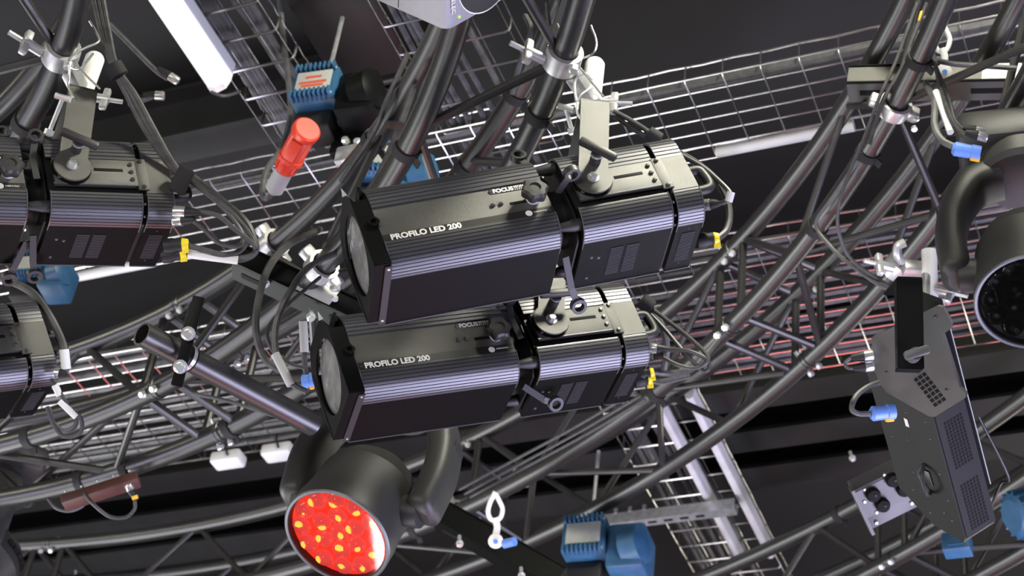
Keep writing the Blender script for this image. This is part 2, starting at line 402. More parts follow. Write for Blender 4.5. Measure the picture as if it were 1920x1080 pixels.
# ------------------------------------------------------------------ profile spotlights
HY, RC, HZ, HYB, ZT = .086, .046, .0937, .082, .027
X1, X2, X3, X4, X5, X6 = -.389, -.0855, -.0429, .1245, .1347, .1841
def rib_profile(path, n, depth=.0016, thick=.004):
    # path(t) -> (point2d, outward normal2d); grooves cut into the outer line
    out, inn = [], []
    for i in range(n):
        for f, d in ((.0, depth), (.06, depth), (.14, 0), (.5, -.0002), (.86, 0), (.94, depth)):
            p, nn = path((i + f) / n); out.append((p[0] - nn[0] * d, p[1] - nn[1] * d))
    p, nn = path(1); out.append(p)
    for i in range(13):
        p, nn = path(1 - i / 12); inn.append((p[0] - nn[0] * thick, p[1] - nn[1] * thick))
    return out + inn
def low_path(t):                      # near lower corner: side -> bottom
    L = RC * math.pi / 2; lip = .012; s = t * (L + lip)
    if s < L:
        a = s / RC; return ((-HY + RC - RC * math.cos(a), -HZ + RC - RC * math.sin(a)), (-math.cos(a), -math.sin(a)))
    return ((-HY + RC + (s - L) * 0 + (s - L), -HZ), (0, -1))
def high_path(t):                     # near upper corner: top -> side
    fl = HZ - RC - ZT; L = RC * math.pi / 2; s = t * (fl + L + .01)
    if s < .01: return ((-HY + RC + .01 - s, HZ), (0, 1))
    s -= .01
    if s < L:
        a = s / RC; return ((-HY + RC - RC * math.sin(a), HZ - RC + RC * math.cos(a)), (-math.sin(a), math.cos(a)))
    return ((-HY, HZ - RC - (s - L)), (-1, 0))
def low_path0(t):
    L = RC * math.pi / 2; a = t * L / RC
    return ((-HY + RC - RC * math.cos(a), -HZ + RC - RC * math.sin(a)), (-math.cos(a), -math.sin(a)))
LOWP = rib_profile(low_path0, 11); HIGHP = rib_profile(high_path, 12)
SHELLP = [(-HY + .010, -HZ + RC - .002), (-HY + RC * .45, -HZ + RC * .45), (-HY + RC - .002, -HZ + .004), (HYB, -HZ + .004), (HYB + .006, -HZ + .03), (HYB + .006, HZ - .03), (HYB - .02, HZ - .004), (-HY + RC, HZ - .004), (-HY + RC * .4, HZ - RC * .4), (-HY + .01, ZT + .01)]
EX = lambda a, b, c: V((c, a, b))
CACHE = {}
def shared(key, fn):
    if key not in CACHE: CACHE[key] = fn()
    return CACHE[key]
NEARM = lambda x, y, z: Matrix(((1, 0, 0, x), (0, 0, -1, y), (0, 1, 0, z), (0, 0, 0, 1)))      # lettering on the near side
def screw_me():
    b = MB(); b.lathe([(.0042, 0), (.0042, .002), (.003, .0034), (.0001, .0036)], (0, 0, 0), (0, -1, 0), 10); b.box((0, -.0036, 0), (.003, .0006, .003)); return b.mesh('screw', 'darkbolt')
def block(t, xa, xb):
    MB().prism(SHELLP, xa + .001, xb - .001, EX).part('shell', 'panel', t)
    MB().prism(LOWP, xa, xb, EX).part('ribbed_corner', 'rib', t)
    MB().prism(HIGHP, xa, xb, EX).part('ribbed_corner', 'rib', t)
    w = HYB + HY - RC
    bp = MB().box(((xa + xb) / 2, (HYB - HY + RC) / 2, -HZ + .003), (xb - xa, w, .004)).part('bottom_panel', 'panel', t)
    MB().box(((xa + xb) / 2, HYB - .001, -HZ + .0015), (xb - xa + .001, .0022, .0055)).part('edge_trim', 'lip', bp)
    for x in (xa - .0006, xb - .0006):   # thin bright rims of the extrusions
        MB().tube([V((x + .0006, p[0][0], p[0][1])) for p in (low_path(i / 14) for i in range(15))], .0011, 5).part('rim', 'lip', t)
    return bp
def vent(bp, cx, w, y0, y1, n=17):
    b, c = MB(), MB()
    for i in range(n):
        y = y0 + (y1 - y0) * (i + .5) / n; p = (y1 - y0) / n
        b.box((cx, y, -HZ + .0008), (w, p * .50, .0008)); c.box((cx, y + p * .40, -HZ + .0004), (w, p * .22, .0016))
    b.part('vent_slots', 'deep', bp); c.part('louvres', 'lip', bp)
def lever(t, pts, rr=.0145, w=.012):
    pts = [V(p) for p in pts]
    b = MB()
    n = pts[-1] - pts[-2]; d = n.normalized()
    for p, q in zip(pts, pts[1:]):
        e = q - p; x = e.normalized(); s = V((0, 0, 1)).cross(x) if abs(x.z) < .9 else V((1, 0, 0)).cross(x)
        mtx = frame_xz(V((0, 0, 0)), x, s if False else x.orthogonal()).to_3x3()
        y = V((1, 0, 0)) - x * x.x
        y = y.normalized(); z = x.cross(y)
        b.box((p + q) / 2, (e.length + .004, w, .003), Matrix(((x.x, y.x, z.x), (x.y, y.y, z.y), (x.z, y.z, z.z))))
    lv = b.part('shutter_lever', 'knob', t)
    y = V((1, 0, 0)) - d * d.x; y = y.normalized(); z = d.cross(y)
    c = pts[-1] + d * rr * .8
    MB().pipe(c - z * .006, c + z * .006, rr, rr * .62, 20).part('ring_grip', 'knob', lv)
def profile_spot(label, px, py, dep, pan, tilt, bar=(.9, -.45), levers=None, yt=None):
    pan, tilt = R(pan), R(tilt)
    x = V((math.cos(pan) * math.cos(tilt), math.sin(pan) * math.cos(tilt), math.sin(tilt))); y = V((-math.sin(pan), math.cos(pan), 0)); z = x.cross(y)
    t = thing('profile_spotlight', label, 'spotlight', frame(P(px, py, dep), x, y, z), 'ribbed black profile spotlights')
    # --- front block
    block(t, X1, X2)
    sp = MB().box(((X1 + X2) / 2, -HY + .006, (ZT - HZ + RC) / 2), (X2 - X1, .008, ZT + HZ - RC)).part('side_plate', 'plate', t)
    zs = -HZ + RC
    MB().box(((X1 + X2) / 2, -HY + .0018, zs + .0075), (X2 - X1 - .002, .001, .015)).part('name_strip', 'strip', sp)
    me = shared('n1', lambda: text_mesh('PROFILO LED 200', .0160, 'print', bold=.00055)); inst(me, 'lettering', sp, NEARM(X1 + .0125, -HY + .0008, zs + .0018), 'white lettering PROFILO LED 200')
    MB().box((X2 - .054, -HY + .0018, ZT - .0075), (.085, .001, .011)).part('scale_strip', 'strip', sp)
    me = shared('n2', lambda: text_mesh('FOCUS', .0118, 'print', bold=.0004)); inst(me, 'lettering', sp, NEARM(X2 - .0905, -HY + .001, ZT - .0115), 'white lettering FOCUS')
    me = shared('n3', lambda: text_mesh('9876543210', .0062, 'print', bold=.0001)); inst(me, 'lettering', sp, NEARM(X2 - .052, -HY + .001, ZT - .0072), 'focus scale figures')
    b = MB()
    for i in range(10): b.box((X2 - .0502 + i * .0038, -HY + .0012, ZT - .0102), (.0010, .0006, .0038))
    b.part('scale_marks', 'print', sp)
    sm = shared('screw', screw_me)
    for sx, sz in ((X1 + .007, zs + .007), (X2 - .096, ZT - .0075), (X2 - .006, zs + .006)): inst(sm, 'screw', sp, Matrix.Translation((sx, -HY + .002, sz)) @ Matrix.Scale(.6, 4))
    for sx in (X2 - .100, X2 - .085): inst(sm, 'screw', sp, Matrix.Translation((sx, -HY + .002, -.010)))
    MB().box((X2 - .045, -HY + .0018, -.013), (.05, .001, .006), bev=.0004).part('focus_slot', 'deep', sp)
    MB().lathe([(.0062, 0), (.0062, .001)], (X2 - .045, -HY + .002, zs + .007), (0, -1, 0), 16).part('maker_badge', 'print', sp)
    me = shared('n4', lambda: text_mesh('MADE IN ITALY', .0036, 'print')); inst(me, 'lettering', sp, NEARM(X2 - .036, -HY + .001, zs + .0062), 'tiny white lettering')
    # focus knob
    kx, kz = X2 - .028, -.012
    k = MB()
    prof = []
    for j, (rr, hh) in enumerate(((.010, .010), (.021, .013), (.0225, .026), (.019, .031), (.010, .0315), (.009, .029), (.0005, .029))):
        prof.append([V((kx + rr * (1 + (.10 * math.cos(6 * a) if rr > .012 else 0)) * math.cos(a), -HY - hh, kz + rr * (1 + (.10 * math.cos(6 * a) if rr > .012 else 0)) * math.sin(a))) for a in [2 * math.pi * i / 36 for i in range(36)]])
    kn = k.rings(prof).part('focus_knob', 'knob', t)
    MB().lathe([(.012, 0), (.0135, .008), (.013, .011)], (kx, -HY + .002, kz), (0, -1, 0), 20).part('knob_washer', 'white', kn)
    # --- colour frame holder and lens
    xf = X1 - .030
    fr = MB()
    ya, yb, za, zb = -HY + .003, .070, -HZ + .003, .050
    th = .003
    for (c, s) in (((X1 - .016, ya, (za + zb) / 2), (.030, th, zb - za)), ((X1 - .016, (ya + yb) / 2, za), (.030, yb - ya, th)), ((X1 - .016, yb, (za + zb) / 2), (.030, th, zb - za))): fr.box(c, s)
    fh = fr.part('frame_holder', 'panel', t)
    hole = .071; n = 48; outer, inner = [], []
    cyc, czc = -.006, -.004
    octg = [(ya, za), (yb, za), (HYB, -.04), (HYB, .055), (.045, HZ), (-.05, HZ), (ya, .056)]
    def cast(a):
        d = V((math.cos(a), math.sin(a))); best = 9
        for i in range(len(octg)):
            p = V(octg[i]) - V((cyc, czc)); q = V(octg[(i + 1) % len(octg)]) - V((cyc, czc)); e = q - p
            den = d.x * e.y - d.y * e.x
            if abs(den) < 1e-9: continue
            tt = (p.x * e.y - p.y * e.x) / den; ss = (p.x * d.y - p.y * d.x) / den
            if tt > 0 and -1e-6 <= ss <= 1 + 1e-6: best = min(best, tt)
        return best
    rgs = [[], [], [], []]
    for i in range(n):
        a = 2 * math.pi * i / n; ro_ = max(cast(a), hole + .002); dy, dz = math.cos(a), math.sin(a)
        for j, (rr, xx) in enumerate(((hole, xf), (ro_, xf), (ro_, xf + .004), (hole, xf + .004))): rgs[j].append(V((xx, cyc + rr * dy, czc + rr * dz)))
    MB().rings(rgs, closed=True).part('front_plate', 'panel', t, angle=20)
    MB().lathe([(.073, .012), (.071, .006), (.055, .002), (.03, -.001), (.0005, -.002)], (xf + .002, cyc, czc), (1, 0, 0), 40).part('lens', 'lens', t)
    fl = MB().box((X1 - .006, (ya + yb) / 2 + .005, -HZ - .001), (.012, yb - ya, .0025)).part('gel_clip', 'knob', t)
    for yy in (ya + .012, yb - .004): MB().lathe([(.0028, 0), (.002, .0014), (.0001, .0018)], (X1 - .006, yy, -HZ - .002), (0, 0, -1), 8).part('rivet', 'bolt', fl)
    tb = MB().pipe((X1 - .006, -HY + .0005, -.004), (X1 - .006, -HY - .004, -.004), .010, .0055, 16).part('latch_eye', 'panel', t)
    MB().box((X1 + .001, -HY - .0015, -.004), (.0015, .005, .022)).part('latch_leaf', 'lip', tb)
    MB().box((X1 - .0045, -.01, HZ - .012), (.006, .12, .020)).part('top_slide', 'panel', t)
    MB().prism([(0, 0), (.003, .020), (.009, .002)], -.0008, .0008, lambda a, b, c: V((xf - .002 + a, -.055 + c, HZ - .006 + b))).part('sheet_corner', 'greyplug', t)
    # --- gate section between the blocks
    g = MB()
    for xx in (X2 + .004, X3 - .005): g.prism([(p[0] * .93, p[1] * .93) for p in SHELLP], xx - .002, xx + .002, EX)
    g.lathe([(.052, 0), (.052, X3 - X2)], (X2, 0, 0), (1, 0, 0), 24)
    gt = g.part('gate', 'blackband', t)
    for yy, zz in ((-.062, -.066), (-.062, .066), (.058, -.07), (.058, .066)):
        MB().lathe([(.006, 0), (.0075, .006), (.011, .030), (.0115, X3 - X2)], (X2, yy, zz), (1, 0, 0), 14).part('spacer', 'knob', t)
    xg = (X2 + X3) / 2
    for lv in (levers or ()): lever(t, lv)
    # --- rear block
    bp = block(t, X3, X4)
    vent(bp, .026, .024, -.018, .056); vent(bp, .056, .024, -.018, .056)
    for sx, sy in ((-.020, .002), (-.020, .058), (-.006, .006)): MB().lathe([(.0032, 0), (.0022, .0016), (.0001, .002)], (sx, sy, -HZ + .001), (0, 0, -1), 10).part('screw', 'lip', bp)
    MB().box(((X3 + X4) / 2, -HY + .012, -.006), (X4 - X3, .006, .074)).part('side_recess', 'blackband', t)
    mp_ = MB().box(((X3 + X4) / 2 + .004, -HY + .001, -.005), (X4 - X3 - .012, .010, .058), bev=.001).part('tilt_plate', 'plate', t)
    MB().box((.068, -HY - .0042, .0), (.054, .001, .0065), bev=.0004).part('slot', 'deep', mp_)
    for sx in (X4 - .014, X3 + .018):
        for sz in (.014, -.003, -.020): inst(sm, 'screw', mp_, Matrix.Translation((sx, -HY - .004, sz)))
    MB().box(((X3 + X4) / 2, -HY - .0035, -.0335), (X4 - X3 - .014, .0015, .0016)).part('edge_trim', 'lip', mp_)
    # --- rear end block
    g = MB(); g.prism([(p[0] * .955, p[1] * .955) for p in SHELLP], X4 - .002, X5 + .002, EX); g.part('joint_band', 'blackband', t)
    bs = MB().box(((X4 + X5) / 2, -HY - .002, -.007), (X5 - X4 + .010, .005, .070), bev=.0008).part('joint_strap', 'plate', t)
    for sz in (.022, -.036): inst(sm, 'screw', bs, Matrix.Translation(((X4 + X5) / 2, -HY - .0045, sz)))
    for a in (.25, .55, .8):
        p, nn = low_path(a); MB().sphere(((X4 + X5) / 2, p[0] - nn[0] * .004, p[1] - nn[1] * .004), .0028, 8, 5).part('rivet', 'lip', t)
    bp = block(t, X5, X6)
    vent(bp, (X5 + X6) / 2 + .001, .026, -.022, .055, 17)
    for yy in (-.031, .064): MB().lathe([(.0016, 0), (.001, .0012)], ((X5 + X6) / 2, yy, -HZ + .001), (0, 0, -1), 8).part('screw', 'lip', bp)
    MB().box(((X5 + X6) / 2, -HY + .004, (ZT - HZ + RC) / 2), (X6 - X5, .010, ZT + HZ - RC)).part('side_plate', 'plate', t)
    MB().prism([(p[0] * .97, p[1] * .97) for p in SHELLP], X6 - .001, X6 + .004, EX).part('rear_plate', 'panel', t)
    MB().tube(spline([V((X6 + .003, -.055, .012)), V((X6 + .028, -.056, .012)), V((X6 + .036, -.056, .0)), V((X6 + .036, -.056, -.03)), V((X6 + .003, -.056, -.036))], 6), .009, 12).part('rear_handle', 'knob', t)
    # --- yoke, plumb
    yt = tilt if yt is None else R(yt); ul = V((math.sin(yt), 0, math.cos(yt))); wl = V((math.cos(yt), 0, -math.sin(yt))); yl = V((0, 1, 0))
    yk = MB(); YT = .192; hw = .026
    yn = -HY - .012; yf = HYB + .018
    for yy, s in ((yn, 1), (yf, 1)):
        poly = [(-hw, YT), (-hw, .022)] + [(.034 * math.cos(a), .034 * math.sin(a)) for a in [math.pi * (.80 + 1.4 * i / 18) for i in range(19)]] + [(hw, .022), (hw, YT)]
        yk.prism(poly, yy - .002, yy + .002, lambda a, b, c: wl * a + ul * b + yl * c)
    yk.prism([(-hw, YT - .004), (hw, YT - .004), (hw, YT), (-hw, YT)], yn - .002, yf + .002, lambda a, b, c: wl * a + ul * b + yl * c)
    yo = yk.part('yoke', 'plate', t)
    yd = MB(); yd.lathe([(.036, -.004), (.036, .0)], yl * (yn + .006), -yl, 32); yd.part('friction_disc', 'panel', yo)
    MB().lathe([(.011, 0), (.011, .0015)], yl * (yn - .002), -yl, 16).part('washer', 'steel', yo)
    MB().lathe([(.0078, .0015), (.0078, .008), (.006, .0095)], yl * (yn - .002), -yl, 6).part('pivot_bolt', 'bolt', yo)
    hb = ul * .036 + wl * .002 + yl * yn
    hd = MB(); hd.lathe([(.010, 0), (.010, .012), (.009, .02), (.010, .030)], hb, -yl, 14)
    bx_ = (wl * bar[0] + ul * bar[1]).normalized(); by = -yl
    mt = frame_xz(V((0, 0, 0)), bx_, by).to_3x3()
    hd.box(hb - yl * .036, (.072, .014, .014), mt, bev=.004)
    hh = hd.part('tee_handle', 'knob', yo)
    MB().lathe([(.0108, .021), (.0108, .025)], hb, -yl, 14).part('collar', 'steel', hh)
    return t
LV1 = [[(-.066, -.05, .045), (-.075, -.035, .105), (-.078, -.03, .125)], [(-.064, -.085, -.006), (-.050, -.115, -.004)], [(-.066, .00, -.085), (-.058, .05, -.115), (-.048, .075, -.125)]]
LV2 = [[(-.064, -.08, -.02), (-.072, -.088, .02), (-.066, -.092, .05)], [(-.064, -.02, -.09), (-.025, .0, -.112), (-.012, .005, -.115)]]
LV3 = [[(-.064, -.085, -.02), (-.068, -.092, .02), (-.060, -.094, .055)], [(-.062, .0, -.088), (-.055, .05, -.108), (-.050, .070, -.115)], [(-.07, .02, -.088), (-.085, .07, -.108), (-.088, .085, -.112)], [(-.068, -.05, .05), (-.09, -.03, .10), (-.094, -.028, .115)]]
spot1 = profile_spot('uppermost of the two complete black profile spotlights in the middle', 1094.7, 404.3, 3.3, 29, 25.2, (.85, -.42), LV1, yt=22)
spot2 = profile_spot('lower complete black profile spotlight, directly above the red wash light', 1007.2, 655.9, 3.552, 36.34, 25.17, (.9, .30), LV2, yt=21)
spot3 = profile_spot('black profile spotlight cut by the left edge, vents on its brownish underside', 114.3, 371.6, 3.45, 44.29, 22.34, (.9, -.22), LV3, yt=14)
spot4 = profile_spot('profile spotlight at the left edge of which only the rear end shows', -105.1, 683, 3.611, 51.27, 32.42, (.9, -.3), LV2, yt=24)
# ------------------------------------------------------------------ pipe clamps and safety cables
def px_of(w):
    w = w - V((0, 0, CZ)); c = XA * w.x + T1 * w.y + U * w.z
    return (960 + FPX * c.x / c.z, 540 + FPX * c.y / c.z, c.z)
def wing(b, p, ax, s=1.0):
    s *= 1.3
    ax = ax.normalized(); side = UPW - ax * ax.z; side = side.normalized() if side.length > .2 else V((1, 0, 0))
    b.cyl(p - ax * .01 * s, p + ax * .022 * s, .008 * s, n=12)
    b.box(p + ax * .016 * s, (.012 * s, .012 * s, .044 * s), frame_xz(V((0, 0, 0)), ax, side).to_3x3(), bev=.003 * s)
    b.cyl(p + ax * .02 * s, p + ax * .045 * s, .004 * s, n=10)
def pipe_clamp(label, c, r, z, a, S, left=True):
    O = on_ring(c, r, z, a); T = tang(a); N = radial(a)
    t = thing('pipe_clamp', label, 'clamp', O, 'silver pipe clamps')
    s = S - O                                   # yoke top relative to the tube
    b = MB(); b.lathe([(RT + .001, -.020), (RT + .010, -.020), (RT + .011, 0), (RT + .010, .020), (RT + .001, .020)], (0, 0, 0), T, 28, caps=False)
    b.part('jaw', 'alu', t)
    sx = V((s.x, s.y, 0))
    MB().lathe([(.016, 0), (.019, .004), (.019, .10), (.016, .106), (.013, .108)], V((sx.x, sx.y, 0)), UPW, 22).part('sleeve', 'white', t)
    MB().cyl(V((s.x, s.y, s.z - .006)), V((sx.x, sx.y, .01)), .0115, n=18).part('spigot', 'steel', t)
    e = sx.length
    MB().box((sx * .62), (e * .6, .028, .034), frame_xz(V((0, 0, 0)), sx, UPW).to_3x3(), bev=.004).part('bridge', 'alu', t)
    MB().lathe([(.012, 0), (.021, .003), (.021, .016), (.014, .020)], V((sx.x, sx.y, -.020)), UPW, 20).part('collar', 'steel', t)
    b = MB(); wing(b, -N * (RT + .022) - UPW * .012, -N * .9 + T * -.25); b.part('wing_bolt', 'alu', t)
    b = MB(); wing(b, sx + N * .026 + UPW * .004, N * .9 + T * -.3, .9); b.part('wing_bolt', 'alu', t)
    b = MB(); b.cyl(-N * (RT + .03) - UPW * .012, N * .03 - UPW * .012, .005, n=10); b.part('bolt', 'steel', t)
    b = MB(); b.lathe([(.009, 0), (.009, .012), (.006, .014)], N * .02 + UPW * (RT + .004) * -1 - T * .012, -UPW, 6); b.part('nut', 'bolt', t)
    return t
def yoke_top(sp, deg, h=.192):
    return sp.matrix_world @ V((math.sin(R(deg)) * h, -.004, math.cos(R(deg)) * h))
bpy.context.view_layer.update()
S1, S2, S3, S4 = yoke_top(spot1, 22), yoke_top(spot2, 21), yoke_top(spot3, 14), yoke_top(spot4, 24)
def ang(c, p): return math.degrees(math.atan2(p.y - c[1], p.x - c[0]))
pipe_clamp('silver pipe clamp holding the upper middle spotlight', C2, RO2, ZL2, ang(C2, S1) - 2, S1)
pipe_clamp('silver clamp half hidden between the two middle spotlights', C2, RO2, ZL2, ang(C2, S2), S2)
pipe_clamp('silver pipe clamp tangled with steel cable at the top left', C2, 1.578, 2.5, ang(C2, S3) - 3, S3)
pipe_clamp('silver clamp holding the spotlight cut off at the lower left edge', C2, 1.578, 2.5, ang(C2, S4), S4)
cable([(1045, 45, 3.5), (1062, 85, 3.45), (1085, 108, 3.42), (1112, 100, 3.40), (1118, 78, 3.42), (1108, 48, 3.45)], .0022, 'thin steel safety cable looped over the upper middle clamp', 'steel', 'safety_cable', 'safety cable')
cable([(1082, 120, 3.40), (1102, 145, 3.38), (1132, 182, 3.35)], .0022, 'short steel safety cable running down to the yoke of the upper spotlight', 'steel', 'safety_cable', 'safety cable')
cable([(1112, 150, 3.40), (1098, 138, 3.40), (1080, 150, 3.40), (1078, 172, 3.39), (1083, 190, 3.38), (1090, 178, 3.38), (1106, 165, 3.39), (1110, 150, 3.4), (1100, 142, 3.4)], .0024, 'white coated steel loop hanging left of the upper spotlight yoke', 'whitesleeve', 'safety_cable', 'safety cable')
cable([(1083, 190, 3.38), (1082, 203, 3.37), (1084, 215, 3.36), (1092, 226, 3.35)], .0026, 'short white cable end with ferrule beside the upper spotlight yoke', 'whitesleeve', 'safety_cable', 'safety cable')
cable([(168, 40, 3.5), (180, 60, 3.48), (185, 78, 3.46), (160, 90, 3.44), (135, 105, 3.42), (128, 122, 3.42), (148, 130, 3.42), (175, 100, 3.43)], .0024, 'steel safety cable looped round the top left clamp', 'steel', 'safety_cable', 'safety cable')
cable([(130, 118, 3.42), (130, 145, 3.41), (128, 162, 3.40), (137, 182, 3.38)], .0022, 'steel safety cable end hanging at the left side of the left yoke', 'steel', 'safety_cable', 'safety cable')
cable([(140, 118, 3.42), (165, 145, 3.40), (187, 166, 3.38)], .0020, 'steel safety cable crossing the spigot of the left spotlight', 'steel', 'safety_cable', 'safety cable')
# tilt rods: thin silver tommy bars beside the yokes
for lab, a, b_ in (('small silver rod left of the upper spotlight yoke', (1060, 202, 3.42), (1071, 240, 3.42)), ('thin silver rod with cross head left of the left yoke', (118, 183, 3.4), (94, 243, 3.4))):
    b = MB(); p, q = P(*a), P(*b_); b.cyl(p, q, .0042, n=10); d = (q - p).normalized()
    b.cyl(p - CV(.014, .004, 0) , p + CV(.014, .004, 0), .006, n=10); b.lathe([(.009, 0), (.009, .010), (.006, .013)], q, d, 6)
    b.top('clamp_rod', 'bolt', lab, 'rod')

# ------------------------------------------------------------------ moving heads
def wash_head(label, hc, n, lit, tx=None, S=1.0):
    n = n.normalized(); tx = UPW.cross(n).normalized() if tx is None else (tx - n * tx.dot(n)).normalized()
    t = thing('moving_head', label, 'moving light', frame_xz(hc, tx, UPW), 'round moving head wash lights')
    inv = t.matrix_world.to_3x3().inverted(); nl = inv @ n
    b = MB(); b.lathe([(r * S, h * S) for r, h in ((.03, -.118), (.075, -.112), (.098, -.085), (.107, -.05), (.112, -.045), (.1125, .035), (.1145, .037), (.1145, .050), (.1165, .052), (.1165, .066), (.1185, .068), (.119, .100), (.117, .108), (.110, .110), (.1085, .100), (.1085, .086), (.02, .086))], (0, 0, 0), nl, 56, caps=True)
    hd = b.part('head_shell', 'shell', t)
    a = nl.orthogonal().normalized(); c = nl.cross(a)
    MB().lathe([(.117 * S, .107 * S), (.1195 * S, .110 * S), (.117 * S, .113 * S), (.112 * S, .112 * S), (.111 * S, .106 * S)], (0, 0, 0), nl, 56, caps=False).part('lens_rim', 'lip', hd)
    for k in range(10):
        an = 2 * math.pi * (k + .5) / 26 + 1.2
        d = (a * math.cos(an) + c * math.sin(an)); MB().box(d * .101 * S - nl * .080 * S, (.010 * S, .022 * S, .014 * S), frame_xz(V((0, 0, 0)), d, nl).to_3x3()).part('cooling_slot', 'deep', hd)
    lp = MB().lathe([(.1105 * S, 0), (.1105 * S, .004 * S)], nl * .090 * S, nl, 48).part('lens_plate', 'redlens' if lit else 'boxgrey', t)
    spots = [(0, 0)]
    for rr, m in ((.0435, 6), (.0865, 12)):
        spots += [(rr * S * math.cos(2 * math.pi * k / m + .2), rr * S * math.sin(2 * math.pi * k / m + .2)) for k in range(m)]
    dome = MB().lathe([(.0214 * S, 0), (.0208 * S, .005 * S), (.0155 * S, .0105 * S), (.009 * S, .0138 * S), (.0004, .015 * S)], (0, 0, 0), nl, 16).mesh('lens', 'reddome' if lit else 'darklens')
    core = MB().lathe([(.0105 * S, 0), (.009 * S, .003 * S), (.0004, .0046 * S)], (0, 0, 0), nl, 10).mesh('light_chip', 'redled' if lit else 'bolt')
    for k, (p, q) in enumerate(spots):
        o = nl * .094 * S + a * p + c * q
        ln = inst(dome, 'lens', lp, Matrix.Translation(o))
        off = (a * random.uniform(-.006, .006) + c * random.uniform(-.006, .006)) * S
        inst(core, 'light_chip', lp, Matrix.Translation(o + nl * .0105 * S + off))
    MB().lathe([(.1085 * S, 0), (.0002, 0)], nl * .1112 * S, nl, 48, caps=False).part('cover_glass', 'coverglass', hd)
    for s in (-1, 1):
        pts = spline([V((s * .050, .0, .262)) * S, V((s * .105, .0, .240)) * S, V((s * .143, 0, .175)) * S, V((s * .157, 0, .10)) * S, V((s * .152, 0, .03)) * S, V((s * .147, 0, -.012)) * S], 6)
        b = MB(); rg = []
        m = len(pts)
        for i, p in enumerate(pts):
            tn = (pts[min(i + 1, m - 1)] - pts[max(i - 1, 0)]).normalized(); sd = V((0, 1, 0)); nn = tn.cross(sd)
            w = (.056 - .006 * i / m) * S if i < m - 4 else (.056 - .006) * S * math.sqrt(max(.06, 1 - ((i - (m - 4)) / 3.6) ** 2))
            h = .032 * S if i < m - 4 else .032 * S * math.sqrt(max(.1, 1 - ((i - (m - 4)) / 3.8) ** 2))
            rg.append([p + sd * w * math.copysign(abs(math.cos(g)) ** .7, math.cos(g)) + nn * h * math.copysign(abs(math.sin(g)) ** .7, math.sin(g)) for g in [2 * math.pi * k / 24 for k in range(24)]])
        b.rings(rg); ar = b.part('yoke_arm', 'shell', t)
        MB().lathe([(.034 * S, 0), (.034 * S, .045 * S)], V((s * .100 * S, 0, 0)), V((s, 0, 0)), 24).part('tilt_hub', 'shell', ar)
        MB().box(V((s * (.157 + .024), 0, .135)) * S, (.003 * S, .05 * S, .07 * S), bev=.001).part('arm_cover', 'knob', ar)
        for zz in (.19, .21): MB().sphere(V((s * .118, -.046, zz)) * S, .004 * S, 8, 5).part('screw', 'bolt', ar)
    MB().lathe([(.085 * S, 0), (.095 * S, .012 * S), (.095 * S, .05 * S)], V((0, 0, .245 * S)), UPW, 36).part('pan_bearing', 'shell', t)
    MB().box(V((0, 0, .335)) * S, (.26 * S, .21 * S, .085 * S), bev=.02).part('base', 'shell', t)
    return t
mat('reddome', (.55, .04, .02), .10, coat=1, emit=(1, .10, .09), es=.55)
n1 = CV(-.34, .49, -.80)
head1 = wash_head('round moving head glowing red below the lower spotlight', P(672, 948, 3.95), n1, True, CV(.95, .02, -.30))
n2 = CV(-.16, .60, -.78)
head2 = wash_head('unlit round moving head cut by the right edge', P(1935, 505, 3.80), n2, False)
n3 = CV(-.5, .55, -.66)
head3 = wash_head('dark blurred moving head in the bottom left corner', P(-45, 1060, 4.9), n3, False, S=.9)

# ------------------------------------------------------------------ flat panel light
C0 = P(1750, 782, 3.50)
e_ = CV(.313, .865, .392).normalized(); w_ = CV(.84, -.446, .31); w_ = (w_ - e_ * w_.dot(e_)).normalized(); v_ = e_.cross(w_).normalized()
if v_.dot(CV(-.443, -.23, .866)) < 0: v_ = -v_
t = thing('panel_light', 'flat black vented light box hanging at the right on a black yoke', 'light', frame(C0, e_, w_, e_.cross(w_)))
sv = 1 if e_.cross(w_).dot(v_) > 0 else -1
def bm3(b, lo, hi, bev=0):
    b.box([(lo[i] + hi[i]) / 2 for i in range(3)], [abs(hi[i] - lo[i]) for i in range(3)], bev=bev); return b
LB, WB, VB = .295, .078, .19
poly = [(-.10, 0), (LB, 0), (LB, VB), (LB - .035, VB + .0), (LB - .10, VB + .035), (-.10, VB + .035)]
hb = MB().prism([(-.05, .004), (LB - .012, .004), (LB, .012), (LB - .004, .10), (LB - .06, VB), (-.05, VB)], 0, WB, lambda a, b, c: V((a, c, sv * b))).part('housing', 'panelshell', t)
MB().prism([(-.04, -.001), (LB - .014, -.001), (LB - .014, .003), (-.04, .003)], .004, WB - .003, lambda a, b, c: V((a, c, sv * b))).part('vent_panel', 'panelshell', hb)
for x0, x1 in ((.022, .130), (.165, .272)):
    b = MB(); nx, ny = 14, 6
    for i in range(nx):
        for j in range(ny):
            b.box((x0 + (x1 - x0) * (i + .5) / nx, .016 + .046 * (j + .5) / ny, -sv * .0012), ((x1 - x0) / nx * .66, .046 / ny * .66, .0008))
    b.part('grille', 'deep', hb)
# screws on the broad face (faces away from w)
for x, vv in ((.02, .03), (.02, .09), (.06, .03), (.09, .11), (.14, .03), (.20, .025), (.24, .05), (.26, .10), (.10, .16), (.05, .16), (.22, .14), (.17, .12), (.25, .03)):
    MB().sphere((x, -.0005, sv * vv), .0022, 8, 5).part('screw', 'lip', hb)
